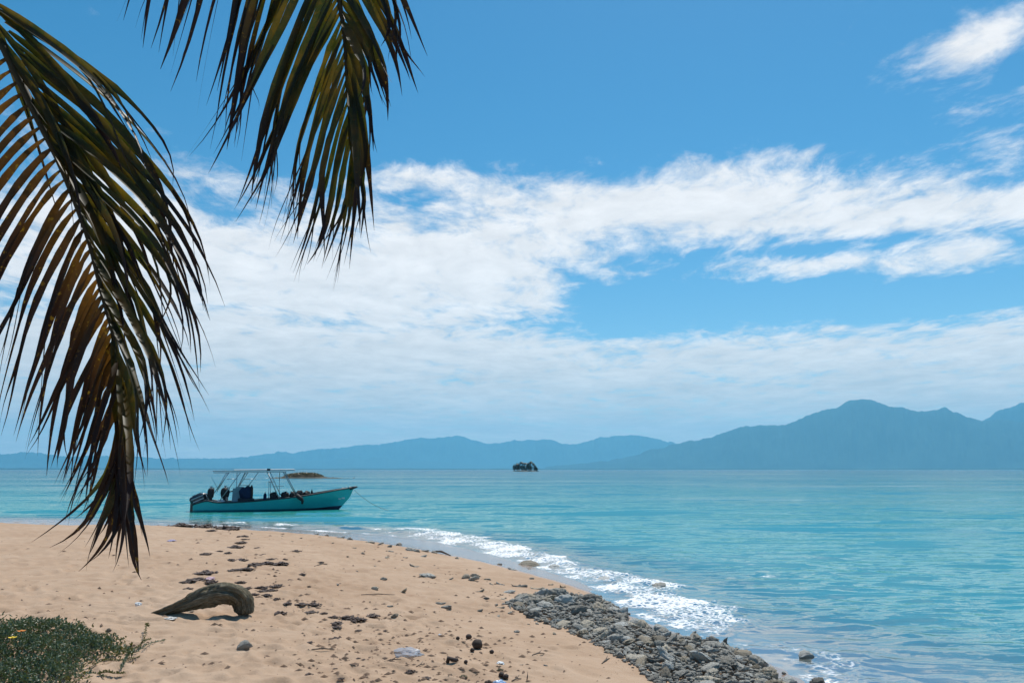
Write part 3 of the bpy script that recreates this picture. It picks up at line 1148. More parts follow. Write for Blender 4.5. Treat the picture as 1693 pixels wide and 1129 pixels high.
for i in range(NR2):
    t = i / (NR2 - 1)
    bx, by, tx, ty = interp_px(R2_tab, t)
    tx += r2.normal(0, 6)
    ty += r2.normal(0, 24)
    zoff = r2.normal(-.08, .10)
    p0 = at_depth(bx, by, D2)
    dx, dy = tx - bx, ty - by
    p3 = at_depth(tx, ty, D2 + zoff)
    p1 = at_depth(bx + dx * .6, by + dy * .22, D2 + zoff * .3)
    p2 = at_depth(bx + dx * .95, by + dy * .62, D2 + zoff * .8)
    add_leaflet(fr2, wig(bez(p0, p1, p2, p3, 15), .009, r2), r2.uniform(.034, .048) * (1 - .2 * t), MLEAF, 1500 + i, .34, r2.normal(-.1, .45), r2.random() < .65)

# --- the rest of the crown, above and behind the viewer's left
r3 = np.random.default_rng(303)
for k, (a, lift) in enumerate([(100, .5), (135, .9), (165, .4), (200, .8), (235, .4), (268, .9), (300, .5)]):
    a = math.radians(a)                      # heading, 90 = +Y is kept free of the view
    dv = np.array([math.cos(a), math.sin(a), 0])
    L = r3.uniform(2.6, 3.2)
    P = [CROWN, CROWN + dv * L * .3 + np.array([0, 0, lift]), CROWN + dv * L * .7 + np.array([0, 0, lift * .8]), CROWN + dv * L + np.array([0, 0, lift * .1 - .5])]
    if a < math.radians(140):
        P = [CROWN, CROWN + dv * .5 + np.array([-.2, 0, 1.0]), CROWN + dv * .8 + np.array([-.7, 0, 1.9]), CROWN + dv * .9 + np.array([-1.4, 0, 2.4])]
    cv, bb = rachis(P, .03, .005, 40)
    fo = bb.build('frond', MRACH, palm, smooth=True, origin=tuple(CROWN))
    Vs, Fs, As = [], [], []
    side = np.cross(dv, [0, 0, 1.0])
    for i in range(8, 40):
        for sgn in (-1, 1):
            p0 = cv[i]
            ll = .75 * math.sin(math.pi * (i - 2) / 42) + .15
            p3 = p0 + side * sgn * ll * .6 + dv * ll * .3 + np.array([0, 0, -ll * .65])
            q = bez(p0, p0 + side * sgn * ll * .35 + dv * .1, p0 + side * sgn * ll * .6 + dv * ll * .25 - np.array([0, 0, ll * .2]), p3, 7)
            v, f, al = leaflet_geo(q, .05, np.array([0, 0, 1.0]) + side * .01, .3, 0, False, i)
            b = len(Vs)
            Vs += v
            Fs += [tuple(j + b for j in ff) for ff in f]
            As += al
    lf = obj('leaflet_mass', Vs, Fs, MLEAF, fo, tuple(CROWN))
    set_attr(lf.data, 'along', As)
    lf['kind'] = 'stuff'

# ------------------------------------------------------------------ dive boat
MHULL, _t = new_mat('boat_paint')
_co = ocoord(_t)
_n = _t.noise(_t.vm('MULTIPLY', _co, (1, 1, 3)), 2.2, 6, .6)
_z = _t.node('ShaderNodeSeparateXYZ')
_t.l.new(_co, _z.inputs[0])
_c = _t.mix(_n, (.025, .48, .52, 1), (.055, .62, .62, 1))
_c = _t.mix(_t.m('MULTIPLY', _t.sstep(_t.noise(_co, 9, 4, .7), .62, .74), .35), _c, (.16, .24, .22, 1))
_c = _t.mix(_t.sstep(_z.outputs[2], .14, .05), _c, (.010, .14, .20, 1))
_t.l.new(princ(_t, color=_c, rough=.32, coat=.15), _t.out.inputs[0])
MANTI = mat_plain('antifouling', (.008, .035, .075), .7)
MRAIL = mat_plain('rub_rail', (.012, .018, .028), .5)
MINNER = mat_plain('boat_interior', (.22, .36, .40), .6)
MTUBE = mat_plain('galvanised_tube', (.42, .46, .48), .38, metal=.65)
MFABR = mat_plain('awning_cloth', (.42, .46, .48), .8)
MBLACK = mat_plain('black_neoprene', (.010, .011, .014), .7)
MENG = mat_plain('engine_cowl', (.018, .022, .030), .25, coat=.6)
MSILV = mat_plain('engine_stripe', (.42, .45, .48), .3)
MCONS = mat_plain('console_paint', (.24, .40, .46), .5)
MBLUE = mat_plain('navy_cloth', (.008, .022, .070), .85)
MSKIN = mat_plain('pale_pink_cloth', (.42, .30, .26), .8)
MWHITE = mat_plain('white_plastic', (.72, .74, .74), .4)
MROPE = mat_plain('rope', (.16, .19, .19), .9)

SC = .0320
BO = on_plane(456, 845.0, 0.0)
YAW = -math.atan2(BO[0], BO[1])
BO = np.array([BO[0], BO[1] + .9, 0.0])
BO[0] *= (BO[1]) / (BO[1] - .9)
SC = BO[1] * math.cos(YAW) / F * .995


def bl(px, py, y=0.0):
    """boat-local point from side-view measurements"""
    return np.array([(px - 456) * SC, y, (845 - py) * SC])


Rb = np.array([[math.cos(YAW), -math.sin(YAW), 0], [math.sin(YAW), math.cos(YAW), 0], [0, 0, 1]])


class BM_(MB):
    """boat-space mesh; near side is -y"""
    def build(self, name, mat, parent=None, smooth=False, origin=None):
        V = (np.array(self.v) @ Rb.T) + BO
        return obj(name, V, self.f, mat, parent, tuple(BO) if origin is None else tuple(np.array(origin) @ Rb.T + BO), smooth)


boat = empty('dive_boat', tuple(BO))
tag(boat, 'long turquoise open boat with tubular awning frame, moored off the sand', 'boat')
sheer = [(326, 833), (337, 829.5), (348, 826.8), (356, 828.6), (366, 830), (390, 830), (421, 828.4), (459, 825.2), (490, 822.2), (515, 818.8), (540, 814.6), (560, 811), (585, 807.9), (590.5, 806.8)]
SX = np.array([(p[0] - 456) * SC for p in sheer])
SZ = np.array([(845 - p[1]) * SC for p in sheer])
x_st, x_bow = SX[0] + .02, SX[-2]


def hull_section(u):
    x = x_st + (x_bow - x_st) * u
    zs = float(np.interp(x, SX, SZ))
    hb = 1.02 * (1 - max(0, (u - .42) / .58) ** 2.3) ** .9 * (.90 + .1 * min(1, u / .3))
    wb = .88 * (1 - max(0, (u - .30) / .62) ** 2.0) if u < .92 else 0
    return x, zs, hb, max(wb, 0)


def stem_x(z):
    return np.interp(z, [-.35, 0, .12, .35, .7, 1.12, 1.3], [2.9, 3.34, 3.46, 3.64, 3.95, 4.10, 4.14])


NU, NK = 44, 9
HV = np.zeros((NU, NK, 2, 3))
for i in range(NU):
    u = i / (NU - 1)
    x, zs, hb, wb = hull_section(u)
    for k in range(NK):
        w = k / (NK - 1)
        z = -.30 + (zs + .30) * w
        if w < .28:
            b = wb * (w / .28) ** .75 * .93
        else:
            q = (w - .28) / .72
            b = wb * .93 + (hb - wb * .93) * (q ** .8)
        # bow closes on the raked stem
        xe = stem_x(z) * SC / .032
        xx = x_st + (xe - x_st) * u
        uu = (xx - x_st) / (xe - x_st)
        b *= min(1, ((1 - uu) / .12 + .02)) ** .55
        if i == NU - 1:
            b = .012
        HV[i, k, 0] = (xx, -b, z)
        HV[i, k, 1] = (xx, b, z)


def hull_mesh(shrink=0.0):
    V, fs = [], []
    H = HV.copy()
    if shrink:
        H[:, :, 0, 1] += shrink
        H[:, :, 1, 1] -= shrink
        H[:, :, 0, 1] = np.minimum(H[:, :, 0, 1], 0)
        H[:, :, 1, 1] = np.maximum(H[:, :, 1, 1], 0)
    idx = {}
    for s in (0, 1):
        for i in range(NU):
            for k in range(NK):
                idx[s, i, k] = len(V)
                V.append(H[i, k, s])
    for s in (0, 1):
        for i in range(NU - 1):
            for k in range(NK - 1):
                f = (idx[s, i, k], idx[s, i + 1, k], idx[s, i + 1, k + 1], idx[s, i, k + 1])
                fs.append(f if s == 0 else f[::-1])
    for k in range(NK - 1):
        fs.append((idx[0, 0, k], idx[0, 0, k + 1], idx[1, 0, k + 1], idx[1, 0, k]))
        fs.append((idx[0, NU - 1, k], idx[1, NU - 1, k], idx[1, NU - 1, k + 1], idx[0, NU - 1, k + 1]))
    return V, fs


b = BM_()
b.add(*hull_mesh())
hull = b.build('hull', MHULL, boat, smooth=True)
ih = BM_()
ih.add(*hull_mesh(.045))
ih.build('hull_lining', MINNER, hull, smooth=True)
fl = BM_()
fv = [HV[i, 4, 0] * np.array([1, .9, 0]) + np.array([0, 0, .12]) for i in range(NU - 3)] + [HV[i, 4, 1] * np.array([1, .9, 0]) + np.array([0, 0, .12]) for i in range(NU - 3)]
n_ = NU - 3
fl.add(fv, [(i, i + 1, n_ + i + 1, n_ + i) for i in range(n_ - 1)])
fl.build('floor', MINNER, boat)
for s in (0, 1):
    rr_ = BM_()
    rr_.tube([HV[i, NK - 1, s] + np.array([0, (-.01 if s == 0 else .01), .01]) for i in range(NU)], .042, 6)
    rr_.build('rub_rail', MRAIL, boat, smooth=True)
nose = BM_()
nose.tube([bl(578, 809.5), bl(586, 807.4), bl(591.5, 806.2)], [.10, .075, .03], 8)
nose.build('bow_cap', MRAIL, boat, smooth=True)
# dark blue bottom paint showing forward
an = BM_()
for s, sg in ((0, -1), (1, 1)):
    P = []
    for i in range(16, NU):
        u = i / (NU - 1)
        top = np.interp(u, [16 / 43, .6, .8, .93, 1], [.0, .0, .10, .19, .22])
        col_ = []
        for zz in (-.28, top * .35 - .05, max(top, -.02)):
            zs_ = HV[i, :, s, 2]
            col_.append([np.interp(zz, zs_, HV[i, :, s, 0]), np.interp(zz, zs_, HV[i, :, s, 1]) + sg * .006, zz])
        P.append(col_)
    m_ = len(P)
    V = [p for c in P for p in c]
    an.add(V, [((i * 3 + k), ((i + 1) * 3 + k), ((i + 1) * 3 + k + 1), (i * 3 + k + 1)) for i in range(m_ - 1) for k in range(2)])
an.build('bottom_paint', MANTI, hull, smooth=True)
# painted name, too worn to read, and a pale registration patch by the bow
for (px, py, w, h) in ((561, 826.6, .14, .07), (567, 825.5, .18, .09)):
    pb = BM_()
    q = bl(px, py)
    i = int(np.argmin(np.abs(HV[:, 6, 0, 0] - q[0])))
    zs_ = HV[i, :, 0, 2]
    yy = np.interp(q[2], zs_, HV[i, :, 0, 1]) - .012
    pb.box((q[0], yy, q[2]), (w, .012, h))
    pb.build('bow_eye_plate', MWHITE, hull)
# engines
for s, (yy, dx) in enumerate(((-.36, 0.0), (.36, .0))):
    e0 = bl(330, 832, yy)
    leg = BM_()
    leg.box(bl(323.8, 839, yy), (.17, .14, .62))
    leg.box(bl(328, 831.5, yy), (.30, .26, .30))
    leg.box(bl(320.5, 846, yy), (.34, .05, .10))
    om = leg.build('outboard_motor', MENG, boat, origin=tuple(e0))
    a = math.radians(-24 if s == 0 else -20)
    Rm = np.array([[math.cos(a), 0, math.sin(a)], [0, 1, 0], [-math.sin(a), 0, math.cos(a)]])
    cw = BM_()
    c0 = bl(333, 824.5, yy)
    sec = [(-.42, .14, .17), (-.36, .20, .24), (-.1, .23, .27), (.2, .20, .24), (.40, .13, .18), (.44, .05, .08)]
    V, fs = [], []
    for (xx, hy, hz) in sec:
        for j in range(12):
            th = 2 * math.pi * j / 12
            cs, sn = math.cos(th), math.sin(th)
            V.append((xx, hy * np.sign(cs) * abs(cs) ** .6, hz * np.sign(sn) * abs(sn) ** .6))
    for i in range(len(sec) - 1):
        for j in range(12):
            fs.append((i * 12 + j, i * 12 + (j + 1) % 12, (i + 1) * 12 + (j + 1) % 12, (i + 1) * 12 + j))
    fs += [tuple(range(12))[::-1], tuple(60 + j for j in range(12))]
    V = np.array(V) @ Rm.T + c0
    cw.add(V, fs)
    cw.build('cowling', MENG, om, smooth=True, origin=tuple(e0))
    for zz, ln in ((.10, .62), (-.06, .55)):
        st = BM_()
        st.box(np.array([.0, -.236, zz]) @ Rm.T + c0, (ln, .02, .055), Rm)
        st.build('stripe', MSILV, om, origin=tuple(e0))
    tpb = BM_()
    tpb.box(np.array([.02, 0, .268]) @ Rm.T + c0, (.5, .2, .02), Rm)
    tpb.build('top_plate', MSILV, om, origin=tuple(e0))
# awning frame: every tube a part
near, far = -.86, .86


def pole(pts, r=.021, name='pole'):
    q = BM_()
    q.tube(pts, r, 6)
    return q.build(name, MTUBE, boat, smooth=True)


for y in (near, far):
    pole([bl(354, 779.5, y), bl(400, 778.6, y), bl(484, 778.0, y)], .026, 'awning_rail')
    pole([bl(355, 781.8, y), bl(400, 781.2, y), bl(470, 780.4, y)], .018, 'awning_rail')
for px, yv in ((354, 779.6), (372, 779.3), (394, 778.9), (418, 778.6), (441, 778.4), (462, 778.2), (484, 778)):
    pole([bl(px, yv, near), bl(px, yv - .9, 0), bl(px, yv, far)], .018, 'crossbar')
ftop = BM_()
V = [bl(px, py - .7 - (.9 if abs(y) < .1 else 0), y) for px, py in ((386, 778.4), (440, 777.7), (483, 777.3)) for y in (near * 1.02, 0, far * 1.02)]
V2 = [np.array(v) + np.array([0, 0, .012]) for v in V]
fq = [(0, 3, 4, 1), (1, 4, 5, 2), (3, 6, 7, 4), (4, 7, 8, 5)]
rim = [0, 1, 2, 5, 8, 7, 6, 3]
ftop.add(V + V2, [f[::-1] for f in fq] + [tuple(i + 9 for i in f) for f in fq] + [(rim[i], rim[(i + 1) % 8], rim[(i + 1) % 8] + 9, rim[i] + 9) for i in range(8)])
ftop.build('awning_cloth', MFABR, boat)
for (a, c) in (((375.5, 781.5), (358.5, 814)), ((379, 781.5), (361.5, 810)), ((397, 781.5), (367, 827)), ((402.5, 781.5), (390, 809)), ((407, 781.5), (391.5, 809)),
               ((389.3, 781.2), (389.8, 828)), ((425.5, 781), (410.5, 803)), ((439, 780), (459.5, 823.5)), ((443.5, 780), (462, 818)), ((464.5, 780), (487, 819)), ((467.5, 780), (489, 819))):
    for y in (near, far):
        if y == far and a[0] in (379, 397, 443.5, 425.5):
            continue
        if y == near and a[0] in (402.5, 407, 389.3):
            continue
        pole([bl(*a, y), bl(*c, y * .98)])
pole([bl(404, 781.5, .1), bl(391, 812, .1)], .018)
for px in (443, 445.7):
    pole([bl(px, 797, -.25), bl(px, 828, -.25)], .018, 'post')
pole([bl(441, 797, -.25), bl(453, 797, -.25)], .016, 'post')
pole([bl(459.3, 781, .2), bl(460.6, 828, .2)], .018, 'post')
for (a, c, y) in (((373, 793), (388, 792.5), far), ((400, 793), (421, 792.6), far), ((449, 805.2), (467, 804.8), .2), ((396, 803), (412, 803), .3)):
    pole([bl(*a, y), bl(*c, y)], .016, 'crossbar')
lt = BM_()
lt.box(bl(441.5, 776.8, near), (.17, .14, .12))
lt.build('deck_lamp', MRAIL, boat)
fr_ = BM_()
fr_.tube([bl(361, 806, -.3), bl(350.5, 788.5, -.3)], [.012, .006], 5)
fr_.build('whip_aerial', MRAIL, boat)
co_ = BM_()
co_.box(bl(394, 823, .0), (.62, .7, 1.0), taper=.86)
co_.box(bl(396.5, 806.6, .0), (.42, .6, .10))
co_.build('console', MCONS, boat)
ws = BM_()
ws.tube([bl(386, 812, -.3), bl(381, 813, -.3), bl(379, 816, -.3)], .035, 6)
ws.build('steering_wheel', MRAIL, boat)
for px in (372, 428, 470):
    be = BM_()
    be.box(bl(px, 834, 0), (.34, 1.5, .06))
    be.box(bl(px, 838, 0), (.24, 1.2, .22))
    be.build('bench', MINNER, boat)
bd = BM_()
bd.add([HV[i, NK - 1, s] + np.array([0, 0, -.03]) for s in (0, 1) for i in range(34, NU)],
       [(i, i + 1, (NU - 34) + i + 1, (NU - 34) + i) for i in range(NU - 35)])
bd.build('foredeck', MINNER, boat)
for px, py, h in ((563, 809, .16), (569, 808, .22), (575, 807, .15)):
    pole([bl(px, py + 3, -.10), bl(px, py + 1 - h / SC * .4, -.10), bl(px + 5, py - h / SC * .4 + 1, -.10)], .014, 'bow_rail')

# gear lying in the boat: each piece lifts out
def lump(name, c, size, mat, seed, label, cat, group=None, extra=None, sub=3, rough=.28):
    """bulky soft shape: a displaced ellipsoid of real depth"""
    bm_pts, fs = ico(sub)
    r = np.random.default_rng(seed)
    P = bm_pts * (1 + rough * np.array([mnoise.noise(Vector(p * 2.1 + seed)) for p in bm_pts])[:, None] + .12 * np.array([mnoise.noise(Vector(p * 5.3 - seed)) for p in bm_pts])[:, None])
    P = np.sign(P) * np.abs(P) ** .85 * np.array(size) / 2
    q = BM_()
    q.add(P + np.array(c), fs)
    o = q.build(name, mat, None, True, origin=tuple(np.array(c) - np.array([0, 0, size[2] / 2])))
    return tag(o, label, cat, group)


_ico = {}


def ico(sub):
    if sub in _ico:
        return _ico[sub]
    import bmesh
    bmm = bmesh.new()
    bmesh.ops.create_icosphere(bmm, subdivisions=sub, radius=1.0)
    V = np.array([v.co[:] for v in bmm.verts])
    fs = [tuple(v.index for v in f.verts) for f in bmm.faces]
    bmm.free()
    _ico[sub] = (V, fs)
    return _ico[sub]


def dive_set(px, py_top, y, w, h, label, seed, tank_mat=None):
    """cylinder standing in its harness vest, with valve on top"""
    base = bl(px, py_top, y) - np.array([0, 0, h])
    og = base @ Rb.T + BO
    root = empty('diving_set', tuple(og))
    tag(root, label, 'diving gear', 'diving sets carried in the boat')
    tk = BM_()
    tk.lathe([(.085, 0), (.09, .03), (.09, h * .78), (.06, h * .86), (.025, h * .90), (.025, h * .93)], base, 12)
    tk.build('cylinder', tank_mat or MRAIL, root, True, origin=base)
    vl = BM_()
    vl.box(base + np.array([0, 0, h * .96]), (.12, .05, .055))
    vl.build('valve', MSILV, root, origin=base)
    P, fs = ico(3)
    P = P * (1 + .22 * np.array([mnoise.noise(Vector(p * 2.0 + seed)) for p in P])[:, None])
    P = np.sign(P) * np.abs(P) ** .8 * np.array([w / 2, .19, h * .36])
    vs = BM_()
    vs.add(P + base + np.array([0, -.06, h * .52]), fs)
    vs.build('harness_vest', MBLACK, root, True, origin=base)
    hs = BM_()
    hs.tube([base + np.array([.03, 0, h * .95]), base + np.array([w * .5, -.12, h * .85]), base + np.array([w * .52, -.2, h * .5]), base + np.array([w * .3, -.24, h * .3])], .016, 6)
    hs.build('hose', MRAIL, root, True, origin=base)
    return root


dive_set(352, 803.5, -.55, .34, .80, 'tall black diving set standing next to the outboard motors', 1)
dive_set(374, 802.5, -.5, .44, .85, 'broad black diving set standing between motors and helm console', 2)
lump('gear_bundle', bl(406.5, 817.5, -.35), (.62, .6, .86), MBLUE, 5, 'navy blue bundle slumped against the helm console', 'bundle', rough=.35)
lump('wetsuit', bl(415.5, 816, -.4), (.17, .3, .92), MBLACK, 6, 'narrow black wetsuit propped upright beside the navy bundle', 'wetsuit', rough=.3)
lump('dark_cloth', bl(408, 827, -.4), (.85, .6, .30), MRAIL, 8, 'low dark cloth lying under the navy bundle', 'cloth')
lump('folded_cloth', bl(369, 828, -.55), (.44, .35, .16), MWHITE, 9, 'pale folded cloth on the stern bench', 'cloth', rough=.4)
lump('towel', bl(377.5, 824, -.62), (.14, .2, .30), MSKIN, 10, 'small pink towel hanging below the broad diving set', 'towel', rough=.3)
tkb = BM_()
b0 = bl(437.5, 826.5, -.5)
tkb.lathe([(.075, 0), (.085, .03), (.085, .26), (.05, .33), (.02, .36), (.02, .42)], b0, 12)
tag(tkb.build('diving_cylinder', MBLUE, None, True, origin=b0), 'small lone dark cylinder standing amidships clear of the other gear', 'cylinder')
for i, (px, top, w, h, lb) in enumerate(((452, 814.5, .46, .44, 'black vest heaped at the foot of the slanting front awning poles'),
                                         (469.5, 813.5, .40, .42, 'rounded black vest leaning on the gunwale forward of the awning poles'),
                                         (482.5, 812.8, .36, .40, 'black vest lying against the vest with the trailing sleeve'),
                                         (493.5, 811.4, .44, .46, 'largest black vest heaped above the sleeve trailing overboard'),
                                         (505, 812.6, .36, .36, 'foremost black vest lying at the bow end of the gear row'))):
    c = bl(px, top, -.55) - np.array([0, 0, h * .5])
    lump('diving_vest', c, (w, .42, h), MBLACK, 30 + i, lb, 'diving vest', 'black vests heaped along the gunwale', rough=.5)
sl = BM_()
sl.tube([bl(489, 819, -.78), bl(492, 822, -1.04), bl(496.5, 825.5, -1.10), bl(498.3, 829, -1.07), bl(497.8, 833.3, -1.03)], [.11, .12, .10, .075, .05], 8)
tag(sl.build('wetsuit', MBLACK, None, True, origin=bl(489, 819, -.78)), 'dark wetsuit trailing over the boat gunwale towards the water', 'wetsuit')
pp = BM_()
b0 = bl(513.5, 818.6, -.45)
pp.lathe([(.06, 0), (.065, .15), (.02, .24), (.02, .30)], b0, 10)
tag(pp.build('water_bottle', MRAIL, None, True, origin=b0), 'slim dark bottle standing past the last vest toward the bow', 'bottle')
rp = MB()
a0 = bl(586, 812, 0) @ Rb.T + BO
a1 = on_plane(660, 846, -.05)
tt_ = np.linspace(0, 1, 24)[:, None]
cvp = a0 * (1 - tt_) + a1 * tt_ - np.array([0, 0, 1.0]) * (.55 * 4 * tt_ * (1 - tt_)) * np.array([0, 0, .5])
rp.tube(cvp, .011, 5)
tag(rp.build('mooring_rope', MROPE, None, True, origin=tuple(a0)), 'thin mooring rope running from the bow down into the water', 'rope')

# ------------------------------------------------------------------ islets
MISLR = mat_rock('islet_rock', (.16, .145, .11), .06)
MSCRUB = mat_shrub('islet_scrub', (.050, .050, .018), (.115, .100, .038), (.08, .08, .02))
MDARKF = mat_shrub('islet_foliage', (.010, .022, .012), (.030, .055, .022), (.02, .05, .01))


def build_low_islet():
    cx, cyy = ISLET_C[0], ISLET_C[1] + 2.5
    nx, ny = 90, 30
    xs = np.linspace(-10.5, 12.5, nx)
    ys = np.linspace(-4.5, 4.5, ny)
    X, Y = np.meshgrid(xs, ys)
    k = ISLET_C[1] / F
    top = np.interp(X, [(p - 498) * k for p in (430, 447, 460, 470, 480, 493, 510, 518, 527, 536, 548, 562, 580)], [-.3, .05, .25, .75, 1.05, 1.25, 1.2, 1.05, .5, .22, .12, .0, -.4])
    Z = top * np.clip(1 - (Y / 4.2) ** 2, -.3, 1) ** .8 if False else top * np.clip(1 - np.abs(Y / 4.0) ** 2.5, -.4, 1)
    Z = Z + .16 * fbm(X * 1.3, Y * 1.3, 4, 3) - .03
    o = obj('islet', np.stack([X + cx, Y + cyy, Z], -1).reshape(-1, 3), grid_faces(ny, nx), MISLR, None, (cx, cyy, 0))
    tag(o, kind='structure')
    r = np.random.default_rng(8)
    V, fs = [], []
    for _ in range(5200):
        x = r.uniform(-4.6, 5.0)
        y = r.uniform(-3.2, 2.5)
        tz = np.interp(x, [(p - 498) * k for p in (460, 470, 480, 493, 510, 518, 530)], [.25, .75, 1.05, 1.25, 1.2, 1.05, .4]) * max(0, 1 - abs(y / 4.0) ** 2.5)
        if tz < .38 + .15 * r.random():
            continue
        z = tz + r.uniform(-.05, .22)
        a, L, w = r.uniform(0, 6.28), r.uniform(.10, .22), r.uniform(.05, .10)
        d = np.array([math.cos(a), math.sin(a), r.uniform(.1, 1.2)]) * L
        s = np.array([-math.sin(a), math.cos(a), 0]) * w
        p = np.array([x + cx, y + cyy, z])
        b = len(V)
        V += [p, p + d * .5 - s, p + d, p + d * .5 + s]
        fs.append((b, b + 1, b + 2, b + 3))
    o = obj('scrub', V, fs, MSCRUB, None, (cx, cyy, .5))
    tag(o, 'olive scrub covering the low rocky islet behind the boat', 'scrub', kind='stuff')
    # ledge stones along its foot
    for i in range(16):
        px = 452 + i * 6.6 + r.uniform(-2, 2)
        q = on_plane(px, 790.2 + r.uniform(-.3, .4), 0)
        P, f = ico(2)
        P = P * (1 + .35 * np.array([mnoise.noise(Vector(p * 1.7 + i * 3)) for p in P])[:, None]) * np.array([r.uniform(.3, .7), .4, r.uniform(.12, .28)])
        tag(obj('ledge_rock', P + q, f, MISLR, None, tuple(q)), 'dark rock awash at the foot of the low scrub islet', 'rock', 'rocks round the low islet')


build_low_islet()


def tree_island():
    D = 1100.0
    k = D / F
    base = at_depth(868, 776, D)
    bx = base[0]
    n = 40
    th = np.linspace(0, 2 * math.pi, n, endpoint=False)
    V, fs = [], []
    for j, (rr, zz) in enumerate(((1.0, -.5), (.97, .35), (.8, .9), (.4, 1.3))):
        for a in th:
            w = rr * (1 + .12 * math.sin(3 * a + j) + .05 * math.sin(7 * a))
            V.append((bx + w * 17.5 * math.cos(a), D + w * 12 * math.sin(a), zz))
    for j in range(3):
        for i in range(n):
            fs.append((j * n + i, j * n + (i + 1) % n, (j + 1) * n + (i + 1) % n, (j + 1) * n + i))
    fs.append(tuple(3 * n + i for i in range(n)))
    o = obj('islet', V, fs, MISLR, None, (bx, D, 0))
    tag(o, kind='structure')
    r = np.random.default_rng(17)
    # px x, px top, half width px, kind
    spec = [(850.5, 767.3, 3.4, 'b'), (855, 764.6, 3.8, 'b'), (858, 765.5, 3.5, 'b'), (862.5, 760.6, 4.2, 'p'), (866, 762.4, 4, 'p'), (870, 762.6, 4.2, 'p'), (873.5, 763.5, 4, 'b'), (877.5, 760, 4.3, 'p'),
            (881, 763.2, 3.6, 'p'), (884, 768.6, 2.6, 'b'), (886.5, 772, 2.2, 'b'), (864, 767.5, 4.6, 'b'), (876, 768, 4.6, 'b'), (869, 768.5, 4.4, 'b')]
    rank = 0
    for i, (px, py, hw, kd) in enumerate(spec):
        y = D + r.uniform(-5, 5)
        x = (px - W0 / 2) * k / math.cos(PITCH) * .987
        top = (776.3 - py) * k * .975 + 2.2
        root = empty('palm_tree' if kd == 'p' else 'shore_tree', (x, y, .9))
        if kd == 'p':
            tag(root, 'tall dark palm rising from the small wooded islet', 'palm tree', 'palms on the small wooded islet')
        else:
            tag(root, 'round dark broadleaf tree crowding the small wooded islet', 'tree', 'broadleaf trees on the small wooded islet')
        tr = MB()
        tr.tube([(x, y, .4), (x + .25, y, top * .45), (x - .1, y, top * .82)], [.30, .22, .16], 6)
        tr.build('trunk', MBARK, root, True, origin=(x, y, .9))
        V, fs = [], []
        wm = hw * k
        if kd == 'p':
            for q in range(18):
                a = r.uniform(0, 6.28)
                el = r.uniform(-.5, 1.0)
                L = wm * r.uniform(.8, 1.25)
                c0 = np.array([x, y, top * .84])
                d = np.array([math.cos(a), math.sin(a), 0])
                sd = np.array([-math.sin(a), math.cos(a), 0])
                prev = None
                for s in range(6):
                    u = s / 5
                    p = c0 + d * L * u + np.array([0, 0, (el * u - 1.15 * u * u) * L * .75])
                    w = .55 * math.sin(math.pi * min(1, u * .9 + .08)) + .05
                    b = len(V)
                    V += [p - sd * w + np.array([0, 0, -.5 * w]), p, p + sd * w + np.array([0, 0, -.5 * w])]
                    if s:
                        fs += [(b - 3, b - 2, b + 1, b), (b - 2, b - 1, b + 2, b + 1)]
        else:
            for q in range(520):
                v = r.normal(0, 1, 3)
                v /= np.linalg.norm(v)
                rad_ = r.uniform(.55, 1.0) * (1 + .3 * mnoise.noise(Vector(v * 2.3 + i)))
                p = np.array([x, y, max(1.6, top * .55)]) + v * rad_ * np.array([wm, wm * .9, top * .46])
                if p[2] < .9:
                    continue
                s = r.uniform(.35, .75)
                u1 = r.normal(0, 1, 3)
                u1 /= np.linalg.norm(u1)
                u2 = np.cross(u1, v)
                b = len(V)
                V += [p - u1 * s, p - u2 * s * .6, p + u1 * s, p + u2 * s * .6]
                fs.append((b, b + 1, b + 2, b + 3))
        obj('crown', V, fs, MDARKF, root, (x, y, .9))


tree_island()

# ------------------------------------------------------------------ stones
def rock_mesh(seed, kind):
    P, fs = ico(4)
    r = np.random.default_rng(seed)
    off = r.uniform(-50, 50, 3)
    sh = {'lump': (1, .74, .56), 'slab': (1.2, .66, .30), 'finger': (1.6, .42, .38), 'pebble': (1, .8, .6)}[kind]
    d = []
    for p in P:
        v = Vector(p)
        a = .42 * mnoise.noise(v * 1.1 + Vector(off)) + .26 * (1 - 2 * abs(mnoise.noise(v * 2.4 + Vector(off)))) + .17 * (1 - 2.4 * abs(mnoise.noise(v * 4.6 - Vector(off)))) + .09 * mnoise.noise(v * 10.5 - Vector(off)) + .05 * mnoise.noise(v * 19.0 + Vector(off))
        d.append(1 + a)
    Q = P * np.array(d)[:, None] * np.array(sh)
    if kind == 'finger':
        Q[:, 2] += .16 * Q[:, 0] ** 2 * r.choice([-1, 1])
        Q[:, 1] += .25 * np.sin(Q[:, 0] * 1.6 + r.uniform(0, 6))
    # a few broken flat faces
    for _ in range(4):
        nv = r.normal(0, 1, 3)
        nv /= np.linalg.norm(nv)
        h = Q @ nv
        lim = np.quantile(h, .90)
        Q = Q - np.outer(np.maximum(0, h - lim) * .8, nv)
    Q -= (Q.max(0) + Q.min(0)) / 2
    Q *= 2 / (Q[:, 0].max() - Q[:, 0].min())        # unit half-length
    return mesh_from('stone', Q, fs)


ROCKS = {}
for mname, mt in (('g', MROCK), ('d', MROCKD), ('b', MROCKB), ('w', MROCKW)):
    ROCKS[mname] = []
kinds = ['lump', 'slab', 'finger', 'lump', 'slab', 'finger', 'lump', 'slab', 'finger', 'slab', 'lump', 'finger']
for i, kd in enumerate(kinds):
    base = rock_mesh(40 + i * 7, kd)
    for mname, mt in (('g', MROCK), ('d', MROCKD), ('b', MROCKB), ('w', MROCKW)):
        me = base if mname == 'g' else base.copy()
        me.materials.append(mt)
        ROCKS[mname].append((kd, me))


